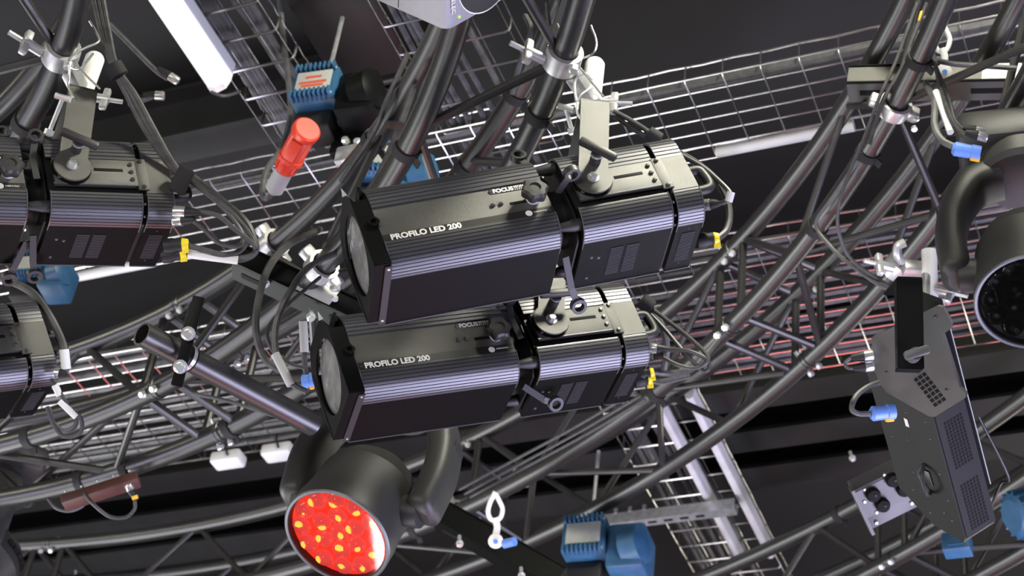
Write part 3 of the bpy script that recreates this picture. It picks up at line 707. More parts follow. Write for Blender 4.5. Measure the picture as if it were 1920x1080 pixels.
# rotary handle on the broad face
b = MB(); b.tube(spline([V((.135, -.002, sv * .075)), V((.150, -.022, sv * .060)), V((.185, -.024, sv * .055)), V((.200, -.002, sv * .078)), V((.168, -.003, sv * .10)), V((.135, -.002, sv * .075))], 5), .0038, 8); b.part('bail_handle', 'knob', hb)
MB().box((.165, -.002, sv * .078), (.034, .003, .03), bev=.001).part('display', 'strip', hb)
MB().box((.045, -.0015, sv * .095), (.018, .001, .010)).part('sticker', 'white', hb)
# back rail with light edge
MB().box((.0, WB + .006, sv * .055), (LB + .12, .012, .09)).part('back_rail', 'panel', hb)
MB().box((.0, WB + .012, sv * .009), (LB + .12, .002, .003)).part('rail_edge', 'greyplug', hb)
MB().tube(spline([V((LB * .2, WB + .025, sv * .01)), V((LB * .7, WB + .05, sv * .0)), V((LB * .8, WB + .05, sv * .03)), V((LB * 1.02, WB + .03, sv * .06))], 5), .003, 8).part('rear_bail', 'knob', hb)
# mounting plate: folded sheet above the housing
inv = t.matrix_world.inverted()
a_, b_, c_ = P(1658, 735, 3.52), P(1812, 748, 3.44), P(1765, 575, 3.42)
nn = (b_ - a_).cross(c_ - a_).normalized()
if nn.dot(CV(0, 0, -1)) < 0: nn = -nn
def on_plane(px, py):
    r = ray(px, py); o = V((0, 0, CZ)); return o + r * ((a_ - o).dot(nn) / r.dot(nn))
def plane_part(name, pts, material, par, lift, thick, label=None):
    w = [on_plane(*p) for p in pts]
    return MB().rings([[inv @ (p + nn * (lift - thick)) for p in w], [inv @ (p + nn * lift) for p in w]]).part(name, material, par, label, angle=25)
out = [(1634, 634), (1640, 628), (1690, 607), (1757, 574), (1768, 576), (1784, 608), (1782, 617), (1768, 627), (1800, 727), (1811, 738), (1810, 746), (1752, 782), (1742, 781), (1662, 736), (1652, 722), (1637, 692)]
mp_ = plane_part('mounting_plate', out, 'plate', t, 0, .012)
gx, gy = V((18.5, -9.5)), V((4.9, 8.6))
for i in range(3):
    for j in range(7):
        if (i, j) in (): continue
        o = V((1714 - 1, 711)) + V((7.6, -5.0)) * i + V((6.0, 7.8)) * j
        q = [o, o + V((5.6, -3.7)), o + V((5.6, -3.7)) + V((4.2, 5.4)), o + V((4.2, 5.4))]
        plane_part('grille_hole', q, 'deep', mp_, .0006, .0008)
for i, (x, y) in enumerate(((1681, 626), (1683, 633), (1686, 638))):
    plane_part('grille_hole', [(x, y), (x + 5.5, y - 2.5), (x + 7.5, y + 2), (x + 2, y + 4.5)], 'deep', mp_, .0006, .0008)
for x, y in ((1662, 698), (1774, 731), (1753, 594), (1712, 637)): MB().sphere(inv @ (on_plane(x, y) + nn * .001), .0026, 8, 5).part('screw', 'darkbolt', mp_)
# yoke arm of the panel
ya = MB(); pa, pb = P(1708, 690, 3.38), P(1705, 522, 3.42)
x = (pb - pa); m3 = frame_xz(V((0, 0, 0)), x, CV(0, 0, -1)).to_3x3(); L = x.length
ya.box((pa + pb) / 2, (L, .044, .004), m3); side = m3 @ V((0, 1, 0)); outn = m3 @ V((0, 0, 1))
for s in (-1, 1): ya.box((pa + pb) / 2 + side * .022 * s - outn * .010, (L, .004, .022), m3)
ya.box(pb - outn * .06, (.004, .044, .13), m3); ya.box(pa - outn * .016, (.004, .044, .034), m3)
for v in ya.bm.verts: v.co = inv @ v.co
yk = ya.part('yoke', 'panel', t)
kb = MB(); kc = inv @ P(1718, 662, 3.34); no = (inv.to_3x3() @ outn).normalized(); xd = (inv.to_3x3() @ CV(.95, -.28, 0)).normalized()
kb.lathe([(.013, -.030), (.012, .0)], kc, no, 14); kb.box(kc + no * .004, (.046, .016, .018), frame_xz(V((0, 0, 0)), xd, no).to_3x3(), bev=.004)
kb.part('tee_knob', 'boxgrey', yk)
# its clamp on the truss
Oc = on_ring(C1, 3.757, 3.0, ring_angle(C1, 1690, 500, 3.0)); Ta = ring_angle(C1, 1690, 500, 3.0)
t = thing('pipe_clamp', 'silver clamp on the truss tube above the flat panel light', 'clamp', Oc, 'silver pipe clamps')
MB().lathe([(RT + .001, -.022), (RT + .010, -.022), (RT + .012, 0), (RT + .010, .022), (RT + .001, .022)], (0, 0, 0), tang(Ta), 28, caps=False).part('jaw', 'alu', t)
def loc(px, py, d): return P(px, py, d) - Oc
MB().cyl(loc(1742, 470, 4.1), loc(1745, 575, 4.05), .017, n=18).part('sleeve', 'white', t)
MB().box(loc(1722, 505, 4.1), (.07, .03, .03), frame_xz(V((0, 0, 0)), CV(1, .1, .1), UPW).to_3x3(), bev=.004).part('bridge', 'alu', t)
b = MB(); wing(b, loc(1765, 545, 4.05), CV(.85, .2, -.4)); b.part('wing_bolt', 'alu', t)
b = MB(); wing(b, loc(1665, 500, 4.1), CV(-.85, -.2, -.2)); b.part('wing_bolt', 'alu', t)
b = MB(); b.tube(spline([loc(1690, 490, 4.05), loc(1683, 478, 4.03), loc(1684, 462, 4.02), loc(1696, 455, 4.02)], 5), .010, 10); b.part('hook', 'alu', t)
MB().cyl(loc(1735, 520, 4.0), loc(1733, 560, 3.7), .011, n=14).part('spigot', 'steel', t)
# ------------------------------------------------------------------ monitor loudspeaker, top edge
c0 = P(838, 66, 3.08)
sa = CV(-.885 * .855, -.466 * .855, .518).normalized(); sb = CV(.817 * .8, -.577 * .8, .6); sb = (sb - sa * sb.dot(sa)).normalized(); sc = sa.cross(sb)
if sc.dot(CV(0, -1, 0)) < 0: sc = -sc
t = thing('loudspeaker', 'light grey monitor loudspeaker poking in at the top edge', 'loudspeaker', frame(c0, sa, sb, sa.cross(sb)))
sg = 1 if sa.cross(sb).dot(sc) > 0 else -1
SA, SB, SH = .20, .19, .30
MB().box((SA / 2, SB / 2, sg * SH / 2), (SA, SB, SH), bev=.016).part('cabinet', 'speaker', t)
wc = V((-.0005, SB * .52, sg * .078)); nx = V((-1, 0, 0))
MB().lathe([(.0725, 0), (.0735, .0015), (.072, .002), (.071, .0)], wc, nx, 40, caps=False).part('woofer_ring', 'white', t)
MB().lathe([(.0715, .0012), (.066, .001), (.03, .0006), (.001, .0004)], wc, nx, 40).part('woofer', 'mesh', t)
me = text_mesh('GENELEC', .0125, 'print', bold=.0002)
x_ = V((0, 0, -sg)); z_ = V((-1, 0, 0)); y_ = z_.cross(x_)
inst(me, 'lettering', t, frame(V((-.0012, .012 if y_.y > 0 else .022, sg * .086)), x_, y_, z_), 'white lettering running up the front edge')
MB().sphere((-.001, .030, sg * .022), .0022, 8, 5).part('power_light', 'led', t)
MB().tube([V((SA * .55, -.0006, sg * .012)), V((SA * .5, -.0006, sg * .10)), V((SA * .5, -.0006, sg * .29))], .0007, 5).part('panel_seam', 'strip', t)
b = MB(); b.cyl(V((SA * .6, SB * .5, sg * SH)), V((SA * .6, SB * .5, sg * (SH + .12))), .012); b.part('mount_post', 'panel', t)

# ------------------------------------------------------------------ chain hoists
def hoist(label, px, py, d, s=1.0, rz=0, style=0):
    t = thing('chain_hoist', label, 'hoist', Matrix.Translation(P(px, py, d)) @ Matrix.Rotation(rz, 4, 'Z'), 'blue chain hoists')
    W_, D_, H_ = .115 * s, .10 * s, .10 * s
    body = MB().box((0, 0, 0), (W_, D_, H_), bev=.006 * s).part('motor_housing', 'blue', t)
    MB().box((0, -D_ / 2 - .004 * s, .002 * s), (W_ * .78, .006 * s, H_ * .62), bev=.001).part('name_plate', 'hoistlabel', body)
    if style == 0:
        for i, (z, w) in enumerate(((.012, .36), (-.006, .62), (-.017, .50))): MB().box((.0, -D_ / 2 - .0074 * s, z * s), (W_ * w, .0006, .008 * s)).part('name_print', 'redprint', body)
    me = MB().box((0, 0, 0), (.005 * s, .030 * s, .020 * s), bev=.0008).mesh('fin', 'blue')
    for k in range(9):
        for zz in (-1, 1): inst(me, 'fin', body, Matrix.Translation(((k - 4) * W_ * .105, -D_ / 2 - .002 * s, zz * H_ * .44)))
    for sx in (-1, 1):
        for sz in (-1, 1): MB().sphere((sx * W_ * .43, -D_ / 2 - .001, sz * H_ * .43), .004 * s, 8, 5).part('screw', 'bolt', body)
    gb = MB().box((W_ * .5 + .05 * s, .02 * s, -.03 * s), (.10 * s, .12 * s, .13 * s), bev=.012 * s).part('gear_case', 'panel' if style == 0 else 'blue', t)
    MB().lathe([(.05 * s, 0), (.05 * s, .05 * s), (.03 * s, .06 * s)], V((W_ * .5 + .05 * s, -.02 * s, -.03 * s)), (1, -.3, 0), 20).part('motor_end', 'panel' if style == 0 else 'blue', gb)
    MB().tube([V((0, .01, H_ / 2)), V((0, .01, H_ / 2 + .25 * s))], .006, 8).part('lifting_chain', 'zinc', t)
    MB().box((-.01 * s, .03 * s, -H_ * .8), (.10 * s, .07 * s, .06 * s), bev=.006 * s).part('chain_guide', 'rubber', t)
    return t
hoist('blue chain hoist with orange lettering above the red plug', 602, 182, 4.55, 1.0, R(6))
hoist('blue chain hoist seen just above the front of the upper spotlight', 700, 318, 4.75, 1.0, R(20), 1)
hoist('blue chain hoist behind the left spotlight underside', 58, 512, 4.9, .72, R(10), 1)
hoist('blue chain hoist with blank plate near the bottom edge', 1104, 1022, 5.35, 1.12, R(4), 2)
t = thing('chain_hoist', 'ribbed blue hoist motor in the bottom right corner', 'hoist', frame_xz(P(1962, 950, 4.9), CV(.92, -.2, .33), UPW), 'blue chain hoists')
bd = MB().lathe([(.045, 0), (.058, .01), (.058, .22), (.045, .23)], V((-.11, 0, 0)), (1, 0, 0), 28).part('motor_housing', 'blue', t)
for k in range(16):
    a = 2 * math.pi * k / 16; MB().box((0, .060 * math.cos(a), .060 * math.sin(a)), (.2, .012, .004), Matrix.Rotation(a, 3, 'X')).part('fin', 'blue', bd)
b = thing('equipment_box', 'small blue box peeking out under the flat panel light', 'box', P(1795, 1022, 4.7)); MB().box((0, 0, 0), (.07, .05, .05), bev=.004).part('case', 'blue', b); MB().box((0, -.027, 0), (.04, .004, .03)).part('cover', 'blue', b)
# dark silver machine parts beside the first hoist
t = thing('hoist_bracket', 'black and silver hoist bracket right of the red plug', 'bracket', P(655, 275, 4.5))
MB().box((0, 0, .03), (.09, .03, .11), bev=.004).part('back_plate', 'panel', t)
for x, z in ((-.03, .07), (.03, .05), (0, .0), (.035, -.015)): MB().lathe([(.010, 0), (.010, .012), (.007, .016)], V((x, -.015, z)), (0, -1, 0), 6).part('bolt', 'bolt', t)
MB().box((.02, -.02, -.06), (.06, .04, .05), bev=.006).part('cleat', 'zinc', t)

# ------------------------------------------------------------------ red plug with grey cap
p0, p1 = P(572, 248, 4.27), P(512, 358, 4.36); ax = (p1 - p0).normalized(); L = (p1 - p0).length
t = thing('power_connector', 'red five pin power plug with grey cap hanging left of the hoist', 'plug', frame_xz(p0, p1 - p0, CV(0, 0, -1)))
X_ = V((1, 0, 0))
MB().lathe([(.030, -.006), (.033, -.004), (.033, .012), (.029, .016)], V((0, 0, 0)), V((-.95, .15, .30)), 28).part('hinged_lid', 'red', t)
MB().lathe([(.027, .006), (.029, .012), (.029, .072), (.031, .074), (.031, .084), (.026, .086)], V((0, 0, 0)), X_, 28).part('socket_body', 'red', t)
MB().box((.042, 0, .027), (.052, .028, .014), bev=.002).part('lid_latch', 'red', t)
MB().lathe([(.023, .086), (.0245, .09), (.0245, .112), (.020, .118)], V((0, 0, 0)), X_, 24).part('collar', 'red', t)
for k in range(8):
    a = 2 * math.pi * k / 8; MB().box((.101, .0245 * math.cos(a), .0245 * math.sin(a)), (.02, .006, .003), Matrix.Rotation(a, 3, 'X')).part('grip', 'red', t)
MB().lathe([(.021, .118), (.022, .125), (.022, L - .005), (.016, L), (.010, L + .006)], V((0, 0, 0)), X_, 20).part('cable_cap', 'greyplug', t)
cable([(512, 358, 4.36), (500, 372, 4.37), (492, 362, 4.4), (500, 320, 4.45), (530, 272, 4.55), (545, 200, 4.7), (530, 60, 4.9), (520, -60, 4.95)], .008, 'grey power cable of the red plug', 'greycable')

# ------------------------------------------------------------------ steel channels across the trusses
def channel(label, a, b_, h, dp, material='shell', extras=True, sl=.6, name='lifting_channel'):
    x = b_ - a; L = x.length; t = thing(name, label, 'channel', frame_xz(a, x, UPW), 'black lifting channels')
    poly = [(-dp / 2, -h / 2), (dp / 2, -h / 2), (dp / 2, h / 2), (-dp / 2, h / 2)]
    b = MB().prism(poly, 0, L, lambda p, q, c: V((c, p, q))).part('web', material, t)
    MB().box((L / 2, -dp / 2 - .001, -h / 2 + .002), (L, .006, .004)).part('flange', 'panel', b)
    MB().box((L / 2, -dp / 2 - .001, h / 2 - .002), (L, .006, .004)).part('flange', 'panel', b)
    MB().box((L * .16, 0, -h / 2 - .0008), (L * .18, dp * .25, .001)).part('slot', 'deep', b)
    MB().box((L * .80, 0, -h / 2 - .0008), (L * .18, dp * .25, .001)).part('slot', 'deep', b)
    return t, L, h, dp
ch1 = channel('olive steel channel behind the clamps at the top right', P(1592, 158, 4.32), P(1918, 152, 4.20), .058, .06, 'plate')
MB().box((ch1[1] - .045, -ch1[3] / 2 - .0015, .002), (.085, .002, .050)).part('white_label', 'white', ch1[0])
ch2 = channel('black channel with a white label left of the upper spotlight', P(448, 492, 4.02), P(705, 612, 3.95), .055, .055, 'panel')
MB().box((ch2[1] * .57, -ch2[3] / 2 - .0015, .0), (.085, .002, .049)).part('white_label', 'white', ch2[0])
ch3 = channel('blurred black channel right of the red wash light', P(828, 968, 5.2), P(1050, 1092, 5.05), .07, .06, 'panel')
def hexbolt(p, ax, label, s=1.0):
    b = MB(); ax = ax.normalized(); b.lathe([(.010 * s, 0), (.010 * s, .003)], p, ax, 14); b.lathe([(.0085 * s, .003), (.0085 * s, .011 * s), (.006 * s, .013 * s)], p, ax, 6); b.cyl(p, p - ax * .03, .005)
    return b.top('hex_bolt', 'bolt', label, 'bolt', 'loose bright hex bolts')
for px, py, d, lab in ((497, 530, 3.97, 'bright hex bolt under the left end of the labelled channel'), (583, 593, 3.92, 'bright hex bolt at the lower edge of the white label'), (862, 1018, 5.0, 'bright bolt on the blurred channel beside the red wash light'), (978, 1078, 4.98, 'bright bolt at the bottom edge below the blue hook'), (1498 + 100, 858, 5.6, 'round bright bolt head on the dark beam left of the panel light')):
    hexbolt(P(px, py, d), CV(.05, .5, -.85), lab)
# silver half couplers
def coupler(label, px, py, d, tdir, s=1.0, bolt=True):
    O = P(px, py, d); t = thing('half_coupler', label, 'coupler', O, 'silver half couplers'); tdir = tdir.normalized()
    MB().lathe([((RT + .001) * s, -.016), ((RT + .008) * s, -.016), ((RT + .009) * s, 0), ((RT + .008) * s, .016), ((RT + .001) * s, .016)], (0, 0, 0), tdir, 24, caps=False).part('jaw', 'alu', t)
    sd = tdir.cross(CV(0, 0, 1)).normalized()
    for s_ in (-1, 1): MB().box(sd * s_ * (RT + .014) * s, (.024 * s, .03, .022), frame_xz(V((0, 0, 0)), sd, tdir).to_3x3(), bev=.004).part('lug', 'alu', t)
    q = sd * (RT + .016) * s
    MB().cyl(q - CV(0, -.03, .005), q + CV(0, .035, -.01), .0062 * s, n=12).part('bolt', 'bolt', t)
    MB().lathe([(.0115 * s, 0), (.0115 * s, .009), (.008, .012)], q + CV(0, .006, -.004), CV(0, 1, -.2), 6).part('nut', 'bolt', t)
    return t
aB = ring_angle(C1, 1690, 195, 3.0)
def coup_on(label, c, r, z, px, py, s=1.0):
    a = ring_angle(c, px, py, z); q = px_of(on_ring(c, r, z, a)); return coupler(label, q[0], q[1], q[2], tang(a), s)
coup_on('silver half coupler with a long bolt on the nearest tube at top right', C1, 3.52, 3.0, 1672, 200, 1.12)
coup_on('silver coupler at the upper right behind the moving head arm', C1, 3.757, 3.0, 1868, 235, 1.1)
coup_on('small silver coupler above the left lower spotlight cables', C2, RI2, ZH2, 480, 440, 1.08)
coup_on('coupler with bright nuts just left of the lower spotlight lens', C2, RI2, ZL2, 640, 520, 1.1)
coup_on('silver coupler under the black channel beside the red wash light', C1, 3.52, 3.0, 845, 955, 1.1)
# hooks and carabiners
def carabiner(label, px, py, d, s=1.0, ball=True):
    t = thing('lifting_hook', label, 'hook', P(px, py, d), 'silver hooks')
    b = MB(); b.tube(spline([CV(*p) * s for p in ((0, -.055, 0), (.010, -.035, 0), (.020, -.01, 0), (.012, .015, 0), (-.008, .018, 0), (-.018, 0, 0), (-.014, -.025, 0), (-.004, -.045, 0))], 5), .0065 * s, 10, closed=True); b.part('ring', 'white', t)
    b = MB(); b.tube(spline([CV(*p) * s for p in ((.0, .012, -.004), (.006, .035, -.006), (.002, .06, -.008))], 4), .009 * s, 10); b.part('shank', 'white', t)
    if ball:
        k = MB().lathe([(.004, -.01), (.019 * s, -.006), (.020 * s, .006), (.006, .010)], CV(.002, .072, -.010) * s, CV(0, .1, -1), 20).part('swivel', 'white', t)
        MB().lathe([(.007 * s, .009), (.006 * s, .013)], CV(.002, .072, -.010) * s, CV(0, .1, -1), 12).part('blue_rivet', 'plugblue', k)
    return t
carabiner('white carabiner with blue rivet on the olive channel at top right', 1766, 82, 4.15, .88)
carabiner('silver hook with blue tip beside the blurred channel', 928, 962, 4.95, 1.0)
MB().cyl(P(945, 1020, 4.9), P(965, 1015, 4.88), .012, n=14).top('cable_tip', 'plugblue', 'small blue connector held by the blurred silver hook', 'plug')
# loose pipe across the lower left truss
p0, p1 = P(266, 626, 3.56), P(588, 796, 3.84)
t = thing('pipe_stub', 'open black pipe slanting across the lower left truss', 'pipe', frame_xz(p0, p1 - p0, UPW)); L = (p1 - p0).length
MB().pipe((0, 0, 0), (L, 0, 0), .0245, .020, 28).part('pipe', 'tube', t)
MB().pipe((.098, 0, 0), (.122, 0, 0), .0262, .024, 28).part('joint_sleeve', 'panel', t)
MB().pipe((.110, 0, 0), (.118, 0, 0), .0268, .025, 28).part('silver_band', 'zinc', t)
t = thing('hanger_strap', 'black flat steel hanger with two bolts gripping the open pipe', 'hanger', P(352, 640, 3.58))
ux = (P(372, 560, 3.58) - P(330, 728, 3.58)); m3 = frame_xz(V((0, 0, 0)), ux, CV(0, 0, -1)).to_3x3()
MB().box((0, 0, 0), (ux.length, .022, .008), m3, bev=.001).part('flat_bar', 'panel', t)
for q in ((353, 625), (338, 687)): MB().lathe([(.014, 0), (.014, .004), (.010, .005), (.010, .014), (.007, .017)], P(*q, 3.565) - P(352, 640, 3.58), CV(.1, .2, -1), 12).part('bolt', 'bolt', t)
# small red box with plug, lower left truss
t = thing('junction_box', 'slim dull red box strapped under the lower left truss tube', 'box', frame_xz(P(188, 914, 4.55), CV(.94, -.3, .1), UPW))
MB().box((0, 0, -.012), (.19, .04, .026), bev=.003).part('case', 'redbox', t)
for i in range(5): MB().sphere((-.08 + i * .04, -.021, .004), .0035, 8, 5).part('screw', 'bolt', t)
# socket box
nz = CV(.10, .30, -.95).normalized(); xx = CV(.88, -.46, .0); xx = (xx - nz * xx.dot(nz)).normalized(); yy = nz.cross(xx)
t = thing('socket_box', 'grey steel socket box with four black outlets behind the panel light', 'socket box', frame(P(1676, 928, 4.45), xx, yy, nz))
MB().box((0, 0, -.03), (.165, .115, .06), bev=.003).part('enclosure', 'boxgrey', t)
MB().box((0, .014, .001), (.160, .075, .002)).part('face_plate', 'boxgrey', t)
MB().box((-.085, 0, 0), (.008, .13, .03)).part('side_flange', 'boxgrey', t)
for x, y in ((-.045, .030), (.012, .042), (-.035, -.006), (.026, .006)):
    k = MB().lathe([(.017, 0), (.018, .010), (.015, .018), (.006, .019)], V((x, y, .002)), (0, 0, 1), 20).part('outlet', 'deep', t)
    MB().sphere((x + .004, y + .002, .021), .004, 8, 5).part('outlet_pin', 'redbox', k)
    MB().lathe([(.0045, 0), (.003, .003)], V((x - .012, y + .018, .002)), (0, 0, 1), 8).part('screw', 'bolt', t)
for x, y in ((-.07, .02), (-.066, -.045), (.03, -.04), (-.055, -.02)): MB().lathe([(.005, 0), (.003, .003)], V((x, y, .003)), (0, 0, 1), 8).part('screw', 'bolt', t)
# two white box lamps under the lower tray
for i, (px, py, lab) in enumerate(((428, 862, 'left of two small white boxes under the lower tray'), (523, 848, 'right of two small white boxes under the lower tray'))):
    t = thing('white_box', lab, 'box', P(px, py, 6.0), 'white boxes under the lower tray')
    MB().box((0, 0, 0), (.105, .06, .04), bev=.008).part('case', 'trunk', t)
    MB().tube([V((-.01, -.02, .055)), V((.005, -.034, .02)), V((.018, -.036, -.008))], .004, 6).part('tie', 'strap', t)

# ------------------------------------------------------------------ cables and plugs
def wired(label, pts, r=.004, plugs=(), sleeves=(), material='cable', cat='cable', name='signal_cable', group=None):
    o0 = P(*pts[0]); t = thing(name, label, cat, o0, group)
    MB().tube(spline([P(*p) - o0 for p in pts], 8), r, 8).part('cord', material, t)
    for kind, a, b in plugs:
        A, B = P(*a) - o0, P(*b) - o0; x = (B - A); L = x.length
        if kind == 'xlr':
            MB().lathe([(.0095, 0), (.0105, .002), (.0105, L * .42), (.0085, L * .44)], A, x, 16).part('plug_shell', 'steel', t)
            MB().lathe([(.0095, L * .44), (.0092, L * .6), (.0058, L)], A, x, 14).part('plug_boot', 'rubber', t)
        elif kind == 'yellow':
            MB().lathe([(.014, 0), (.0145, L * .35), (.012, L * .5), (.0125, L * .75), (.010, L * .76)], A, x, 16).part('plug_shell', 'rubber', t)
            k = MB().lathe([(.0115, L * .72), (.0125, L * .80), (.010, L), (.006, L * 1.02)], A, x, 14).part('tag_ring', 'yellow', t)
            MB().box(A + x * .9 + CV(0, .010, -.006), (.012, .012, .004), frame_xz(V((0, 0, 0)), x, CV(0, 0, -1)).to_3x3()).part('tag_tail', 'yellow', k)
        elif kind == 'blue':
            MB().lathe([(.015, 0), (.0155, L * .3), (.0135, L * .35), (.0145, L * .9), (.009, L)], A, x, 16).part('plug_shell', 'plugblue', t)
            MB().box(A + x * .2 + CV(0, .012, -.004), (L * .34, .012, .010), frame_xz(V((0, 0, 0)), x, CV(0, 0, -1)).to_3x3(), bev=.002).part('latch', 'orange', t)
    for a, b, rr, m in sleeves:
        MB().cyl(P(*a) - o0, P(*b) - o0, rr, n=12).part('marker_sleeve', m, t)
    return t
# upper spotlight
wired('signal cable with silver plug and white sleeve at the rear of the upper spotlight', [(1346, 382, 3.33), (1360, 378, 3.32), (1370, 365, 3.32), (1352, 343, 3.34), (1315, 312, 3.38), (1265, 285, 3.42)], .0045, [('xlr', (1318, 385, 3.34), (1350, 381, 3.33))], [((1366, 378, 3.318), (1371, 360, 3.318), .0072, 'whitesleeve')])
wired('thick power cable with yellow tag looping behind the upper spotlight', [(1345, 448, 3.34), (1362, 432, 3.36), (1368, 405, 3.38), (1362, 372, 3.40), (1340, 335, 3.42), (1305, 305, 3.46), (1270, 285, 3.50)], .0065, [('yellow', (1308, 452, 3.34), (1348, 447, 3.34))])
cable([(1150, 208, 3.42), (1190, 230, 3.42), (1230, 258, 3.42), (1275, 300, 3.42)], .0045, 'upper of two thin cables from the yoke to the upper spotlight rear')
cable([(1152, 218, 3.42), (1190, 244, 3.42), (1226, 264, 3.42), (1262, 290, 3.42)], .0045, 'lower of two thin cables from the yoke to the upper spotlight rear')
b = MB(); q = P(1226, 256, 3.415); b.lathe([(.010, -.014), (.014, -.012), (.014, .012), (.010, .014)], q, CV(.8, .5, 0), 14); b.top('cable_strap', 'strap', 'fuzzy black strap bundling cables on top of the upper spotlight rear', 'strap', 'hook and loop cable straps')
# lower spotlight
wired('signal cable with silver plug looping right of the lower spotlight', [(1250, 655, 3.6), (1290, 658, 3.58), (1322, 672, 3.57), (1330, 688, 3.57), (1318, 695, 3.57), (1290, 668, 3.58), (1240, 610, 3.62), (1205, 575, 3.65)], .0042, [('xlr', (1215, 653, 3.6), (1252, 655, 3.6))])
wired('second signal cable looping right of the lower spotlight', [(1240, 668, 3.6), (1270, 684, 3.58), (1305, 690, 3.57), (1328, 672, 3.57), (1300, 640, 3.59), (1250, 600, 3.63), (1210, 570, 3.66)], .0042, [('xlr', (1216, 662, 3.61), (1242, 668, 3.6))])
wired('power cable with yellow tag and orange print behind the lower spotlight', [(1222, 698, 3.6), (1258, 700, 3.62), (1300, 690, 3.68), (1345, 640, 3.75)], .0062, [('yellow', (1195, 703, 3.6), (1226, 698, 3.6))])
wired('short black power cable with yellow tag under the first one', [(1218, 712, 3.6), (1240, 716, 3.64), (1290, 705, 3.72)], .006, [('yellow', (1192, 714, 3.6), (1222, 712, 3.6))])
cable([(1200, 560, 3.68), (1235, 600, 3.66), (1250, 650, 3.66), (1244, 700, 3.68)], .007, 'thick grey cable arching behind the lower spotlight rear', 'greycable')
b = MB(); q = P(1212, 570, 3.645); b.lathe([(.012, -.014), (.016, -.012), (.016, .012), (.012, .014)], q, CV(.7, .6, 0), 14); b.top('cable_strap', 'strap', 'fuzzy black strap bundling cables on the lower spotlight rear', 'strap', 'hook and loop cable straps')
# left spotlight
wired('upper signal cable with silver plug right of the left spotlight', [(372, 396, 3.4), (410, 405, 3.4), (440, 430, 3.41), (472, 455, 3.42), (480, 466, 3.42), (462, 430, 3.44), (420, 388, 3.45), (350, 335, 3.47)], .0045, [('xlr', (325, 396, 3.4), (376, 399, 3.4))])
wired('lower signal cable with silver plug right of the left spotlight', [(362, 414, 3.4), (385, 432, 3.4), (410, 455, 3.41), (445, 462, 3.42), (456, 445, 3.43), (440, 415, 3.44), (400, 372, 3.46), (348, 330, 3.48)], .0045, [('xlr', (325, 414, 3.41), (365, 412, 3.4))])
wired('power cable with yellow tag right of the left spotlight', [(350, 460, 3.42), (380, 468, 3.42), (420, 478, 3.43), (450, 470, 3.44), (462, 445, 3.45), (440, 405, 3.47), (395, 365, 3.49), (345, 325, 3.5)], .0055, [('yellow', (308, 462, 3.42), (353, 458, 3.42))])
wired('second power cable with yellow tag and long white sleeve', [(345, 475, 3.43), (400, 482, 3.44), (450, 486, 3.45), (476, 475, 3.46), (478, 455, 3.46), (460, 415, 3.47), (410, 370, 3.5), (350, 322, 3.52)], .007, [('yellow', (305, 480, 3.43), (350, 474, 3.43))], [((352, 476, 3.428), (446, 488, 3.438), .0082, 'whitesleeve')])
for i, (dx, lab) in enumerate(((0, 'left strand of the cable bundle falling from the top left clamp'), (9, 'middle strand of the cable bundle falling from the top left clamp'), (17, 'right strand of the cable bundle falling from the top left clamp'))):
    cable([(172 + dx, -20, 3.6), (190 + dx * .8, 60, 3.55), (212 + dx * .4, 125, 3.5), (238 + dx * .9, 178, 3.48), (270 + dx, 240, 3.47), (310 + dx * .6, 300, 3.47), (345 + dx * .3, 338, 3.47)], .0058, lab)
b = MB(); b.lathe([(.014, -.014), (.018, -.012), (.018, .012), (.014, .014)], P(218, 132, 3.49), CV(.5, .85, 0), 16); b.top('cable_strap', 'strap', 'fuzzy black strap round the cable bundle at top left', 'strap', 'hook and loop cable straps')
b = MB(); b.box(P(341, 338, 3.45), (.05, .030, .022), frame_xz(V((0, 0, 0)), CV(-.45, .9, 0), CV(0, 0, -1)).to_3x3(), bev=.005); b.top('cable_strap', 'strap', 'wide black strap round the cables right of the left spotlight', 'strap', 'hook and loop cable straps')
wired('loose cable with two grey plugs hanging left of the white tube lamp', [(205, 45, 4.2), (240, 80, 4.2), (290, 130, 4.2), (315, 148, 4.2)], .006, [('xlr', (334, 153, 4.2), (296, 128, 4.2))])
wired('grey plug with pale cable below the white tube lamp', [(240, 195, 4.2), (262, 190, 4.2), (285, 182, 4.2)], .006, [('xlr', (308, 180, 4.2), (268, 178, 4.2))], material='greycable')
cable([(395, 172, 4.75), (420, 180, 4.75), (450, 172, 4.8)], .004, 'short dark cable from the white tube lamp to the tray')
# spotlight cut at the lower left
wired('grey cable with white sleeve right of the cut off spotlight', [(-10, 515, 3.95), (55, 545, 3.75), (85, 580, 3.7), (110, 625, 3.68), (121, 660, 3.66), (122, 700, 3.66)], .008, [], [((120, 655, 3.655), (124, 692, 3.655), .0098, 'whitesleeve')], material='greycable')
wired('looped cable with white sleeves under the cut off spotlight', [(96, 712, 3.62), (112, 735, 3.6), (130, 765, 3.6), (152, 785, 3.6), (150, 812, 3.6), (120, 818, 3.6), (100, 795, 3.6), (88, 762, 3.6)], .0042, [('xlr', (102, 698, 3.62), (124, 702, 3.62))], [((112, 752, 3.598), (143, 782, 3.598), .0065, 'whitesleeve'), ((103, 722, 3.6), (112, 742, 3.6), .007, 'whitesleeve')])
cable([(92, 765, 3.62), (98, 790, 3.61), (118, 808, 3.61), (140, 800, 3.61), (145, 775, 3.62)], .0045, 'inner cable loop under the cut off spotlight', 'greycable')
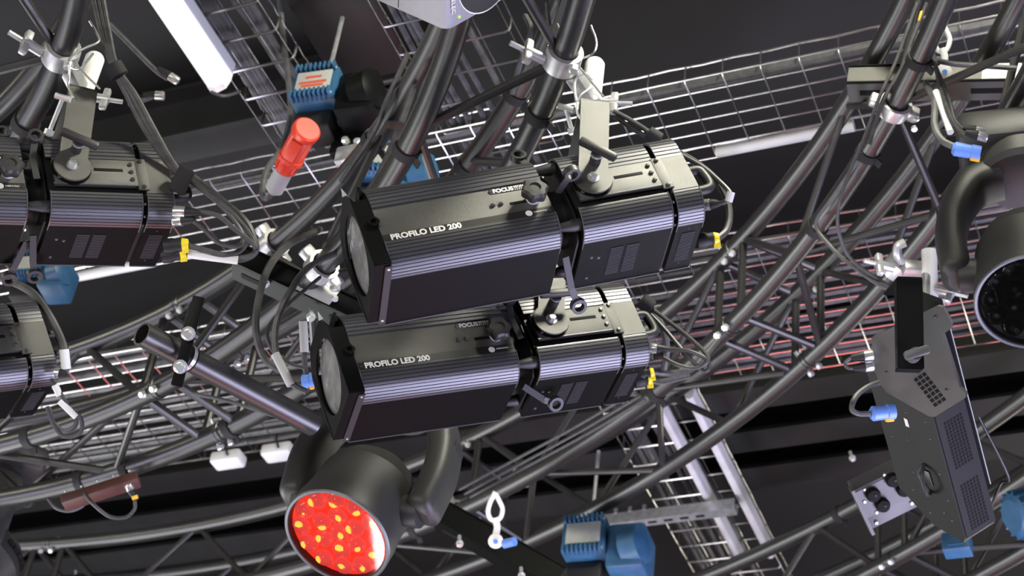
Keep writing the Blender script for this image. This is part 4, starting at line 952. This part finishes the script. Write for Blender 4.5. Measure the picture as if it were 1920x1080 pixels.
# top right moving head connectors
wired('blue power plug with orange latch at the right moving head', [(1788, 275, 3.72), (1765, 262, 3.74), (1752, 235, 3.78), (1752, 190, 3.85), (1735, 155, 3.95)], .0075, [('blue', (1838, 288, 3.7), (1785, 278, 3.71))], material='greycable')
wired('white sleeved signal cable at the right moving head', [(1812, 252, 3.74), (1795, 240, 3.75), (1775, 200, 3.8), (1760, 150, 3.9), (1750, 100, 4.0)], .0045, [('xlr', (1852, 258, 3.72), (1810, 248, 3.73))], [((1755, 172, 3.86), (1782, 248, 3.76), .0072, 'whitesleeve')])
wired('black signal cable beside the white sleeved one at the right moving head', [(1808, 246, 3.75), (1790, 225, 3.78), (1780, 190, 3.82), (1765, 150, 3.9), (1748, 110, 4.0)], .0045, [('xlr', (1848, 248, 3.74), (1805, 240, 3.75))])
cable([(1720, 5, 4.05), (1700, 60, 4.05), (1680, 115, 4.05), (1650, 180, 4.05), (1620, 260, 4.08), (1590, 330, 4.12), (1572, 390, 4.16), (1574, 440, 4.2), (1600, 490, 4.22), (1680, 545, 4.2)], .0042, 'thin cable hanging in front of the long truss from the top right')
cable([(1738, 5, 4.05), (1712, 70, 4.05), (1690, 130, 4.05), (1655, 190, 4.06), (1630, 270, 4.1)], .005, 'black cable strapped along the nearest tube at top right')
cable([(1610, 300, 4.2), (1560, 372, 4.28), (1530, 420, 4.33), (1560, 465, 4.3), (1600, 500, 4.25), (1650, 535, 4.2), (1690, 550, 4.15)], .0048, 'grey cable crossing from the long truss to the panel light clamp', 'greycable')
cable([(1750, 112, 4.05), (1790, 120, 4.05), (1850, 124, 4.05), (1905, 128, 4.05)], .006, 'pale grey cable lying along the olive channel', 'greycable')
# panel light plugs
wired('looped signal cable with two silver plugs left of the panel light', [(1598, 670, 3.5), (1585, 680, 3.5), (1590, 690, 3.5), (1605, 690, 3.5)], .0035, [('xlr', (1637, 666, 3.5), (1596, 671, 3.5)), ('xlr', (1638, 686, 3.5), (1600, 690, 3.5))])
wired('grey power cable with blue plug left of the panel light', [(1632, 776, 3.52), (1608, 775, 3.5), (1597, 765, 3.5), (1606, 742, 3.52), (1628, 725, 3.54), (1652, 716, 3.56)], .0055, [('blue', (1676, 772, 3.53), (1632, 776, 3.52))], material='greycable')
# cables on the lower left
wired('cable loop with silver plug and orange ring under the red box', [(253, 938, 4.5), (252, 955, 4.5), (235, 970, 4.5), (205, 968, 4.5), (175, 945, 4.5), (158, 925, 4.52)], .0045, [('xlr', (240, 908, 4.5), (253, 934, 4.5))], [((252, 929, 4.498), (254, 936, 4.498), .0075, 'orange')])
cable([(90, 935, 4.6), (105, 952, 4.58), (130, 958, 4.58), (155, 948, 4.6), (160, 930, 4.6)], .0045, 'small cable loop left of the orange ring plug', 'greycable')
cable([(360, 738, 3.9), (420, 750, 3.9), (480, 768, 3.9), (540, 785, 3.9), (600, 780, 3.95)], .004, 'thin grey cable from the pipe hanger to the lower spotlight front', 'greycable')
wired('black cable with clear sleeve left of the lower spotlight lens', [(640, 470, 3.9), (580, 500, 3.7), (545, 545, 3.5), (520, 600, 3.48), (516, 650, 3.47), (528, 690, 3.46), (548, 720, 3.45), (575, 735, 3.45)], .0065, [], [((516, 664, 3.465), (546, 722, 3.445), .0085, 'greyplug')])
cable([(600, 430, 4.0), (540, 460, 3.8), (505, 500, 3.6), (485, 560, 3.55), (480, 620, 3.5), (495, 670, 3.5), (525, 695, 3.5)], .0075, 'thick black cable curving left of the lower spotlight')
cable([(600, 520, 3.8), (530, 580, 3.6), (502, 620, 3.55), (510, 655, 3.52), (540, 680, 3.5), (572, 690, 3.5)], .004, 'thin cable curving behind the thick one left of the lower spotlight')
wired('pale sleeve with blue plug left of the lower spotlight lens', [(568, 600, 3.62), (570, 650, 3.62), (572, 690, 3.62), (580, 715, 3.62)], .006, [('blue', (590, 712, 3.62), (566, 716, 3.62))], [((568, 602, 3.615), (571, 660, 3.615), .0085, 'greyplug')])
# cables along the truss tubes
for dx, dy, lab in ((0, 0, 'upper of three thin cables along the lower half of the long truss'), (10, 8, 'middle of three thin cables along the lower half of the long truss'), (20, 14, 'lowest of three thin cables along the lower half of the long truss')):
    cable([(1190 + dx, 735 + dy, 4.75), (1080 + dx, 800 + dy, 4.95), (960 + dx, 865 + dy, 5.15), (862 + dx, 918 + dy, 5.3)], .0045, lab)
cable([(765, 100, 3.85), (725, 190, 3.85), (700, 250, 3.9), (640, 340, 4.0)], .006, 'black cable taped along the truss tube above the upper spotlight')
cable([(985, 30, 3.7), (995, 60, 3.65), (975, 120, 3.7), (960, 175, 3.75)], .006, 'black cable behind the clamp of the upper spotlight')
cable([(1025, 5, 3.6), (1030, 45, 3.6), (1040, 70, 3.58)], .0042, 'thin dark cable left of the upper clamp')
cable([(810, 130, 3.75), (795, 160, 3.75), (785, 200, 3.75), (790, 235, 3.75)], .0055, 'black cable between two tubes above the upper spotlight')
cable([(775, 165, 3.8), (745, 250, 3.8), (715, 320, 3.85), (690, 360, 3.9)], .0075, 'thick black cable running down to the top of the upper spotlight')

MB().box(P(1725, 30, 3.99), (.022, .004, .010), frame_xz(V((0, 0, 0)), CV(-.3, .95, 0), CV(0, 0, -1)).to_3x3(), bev=.001).top('cable_tag', 'orange', 'small orange tag on the cable at the top right', 'tag')
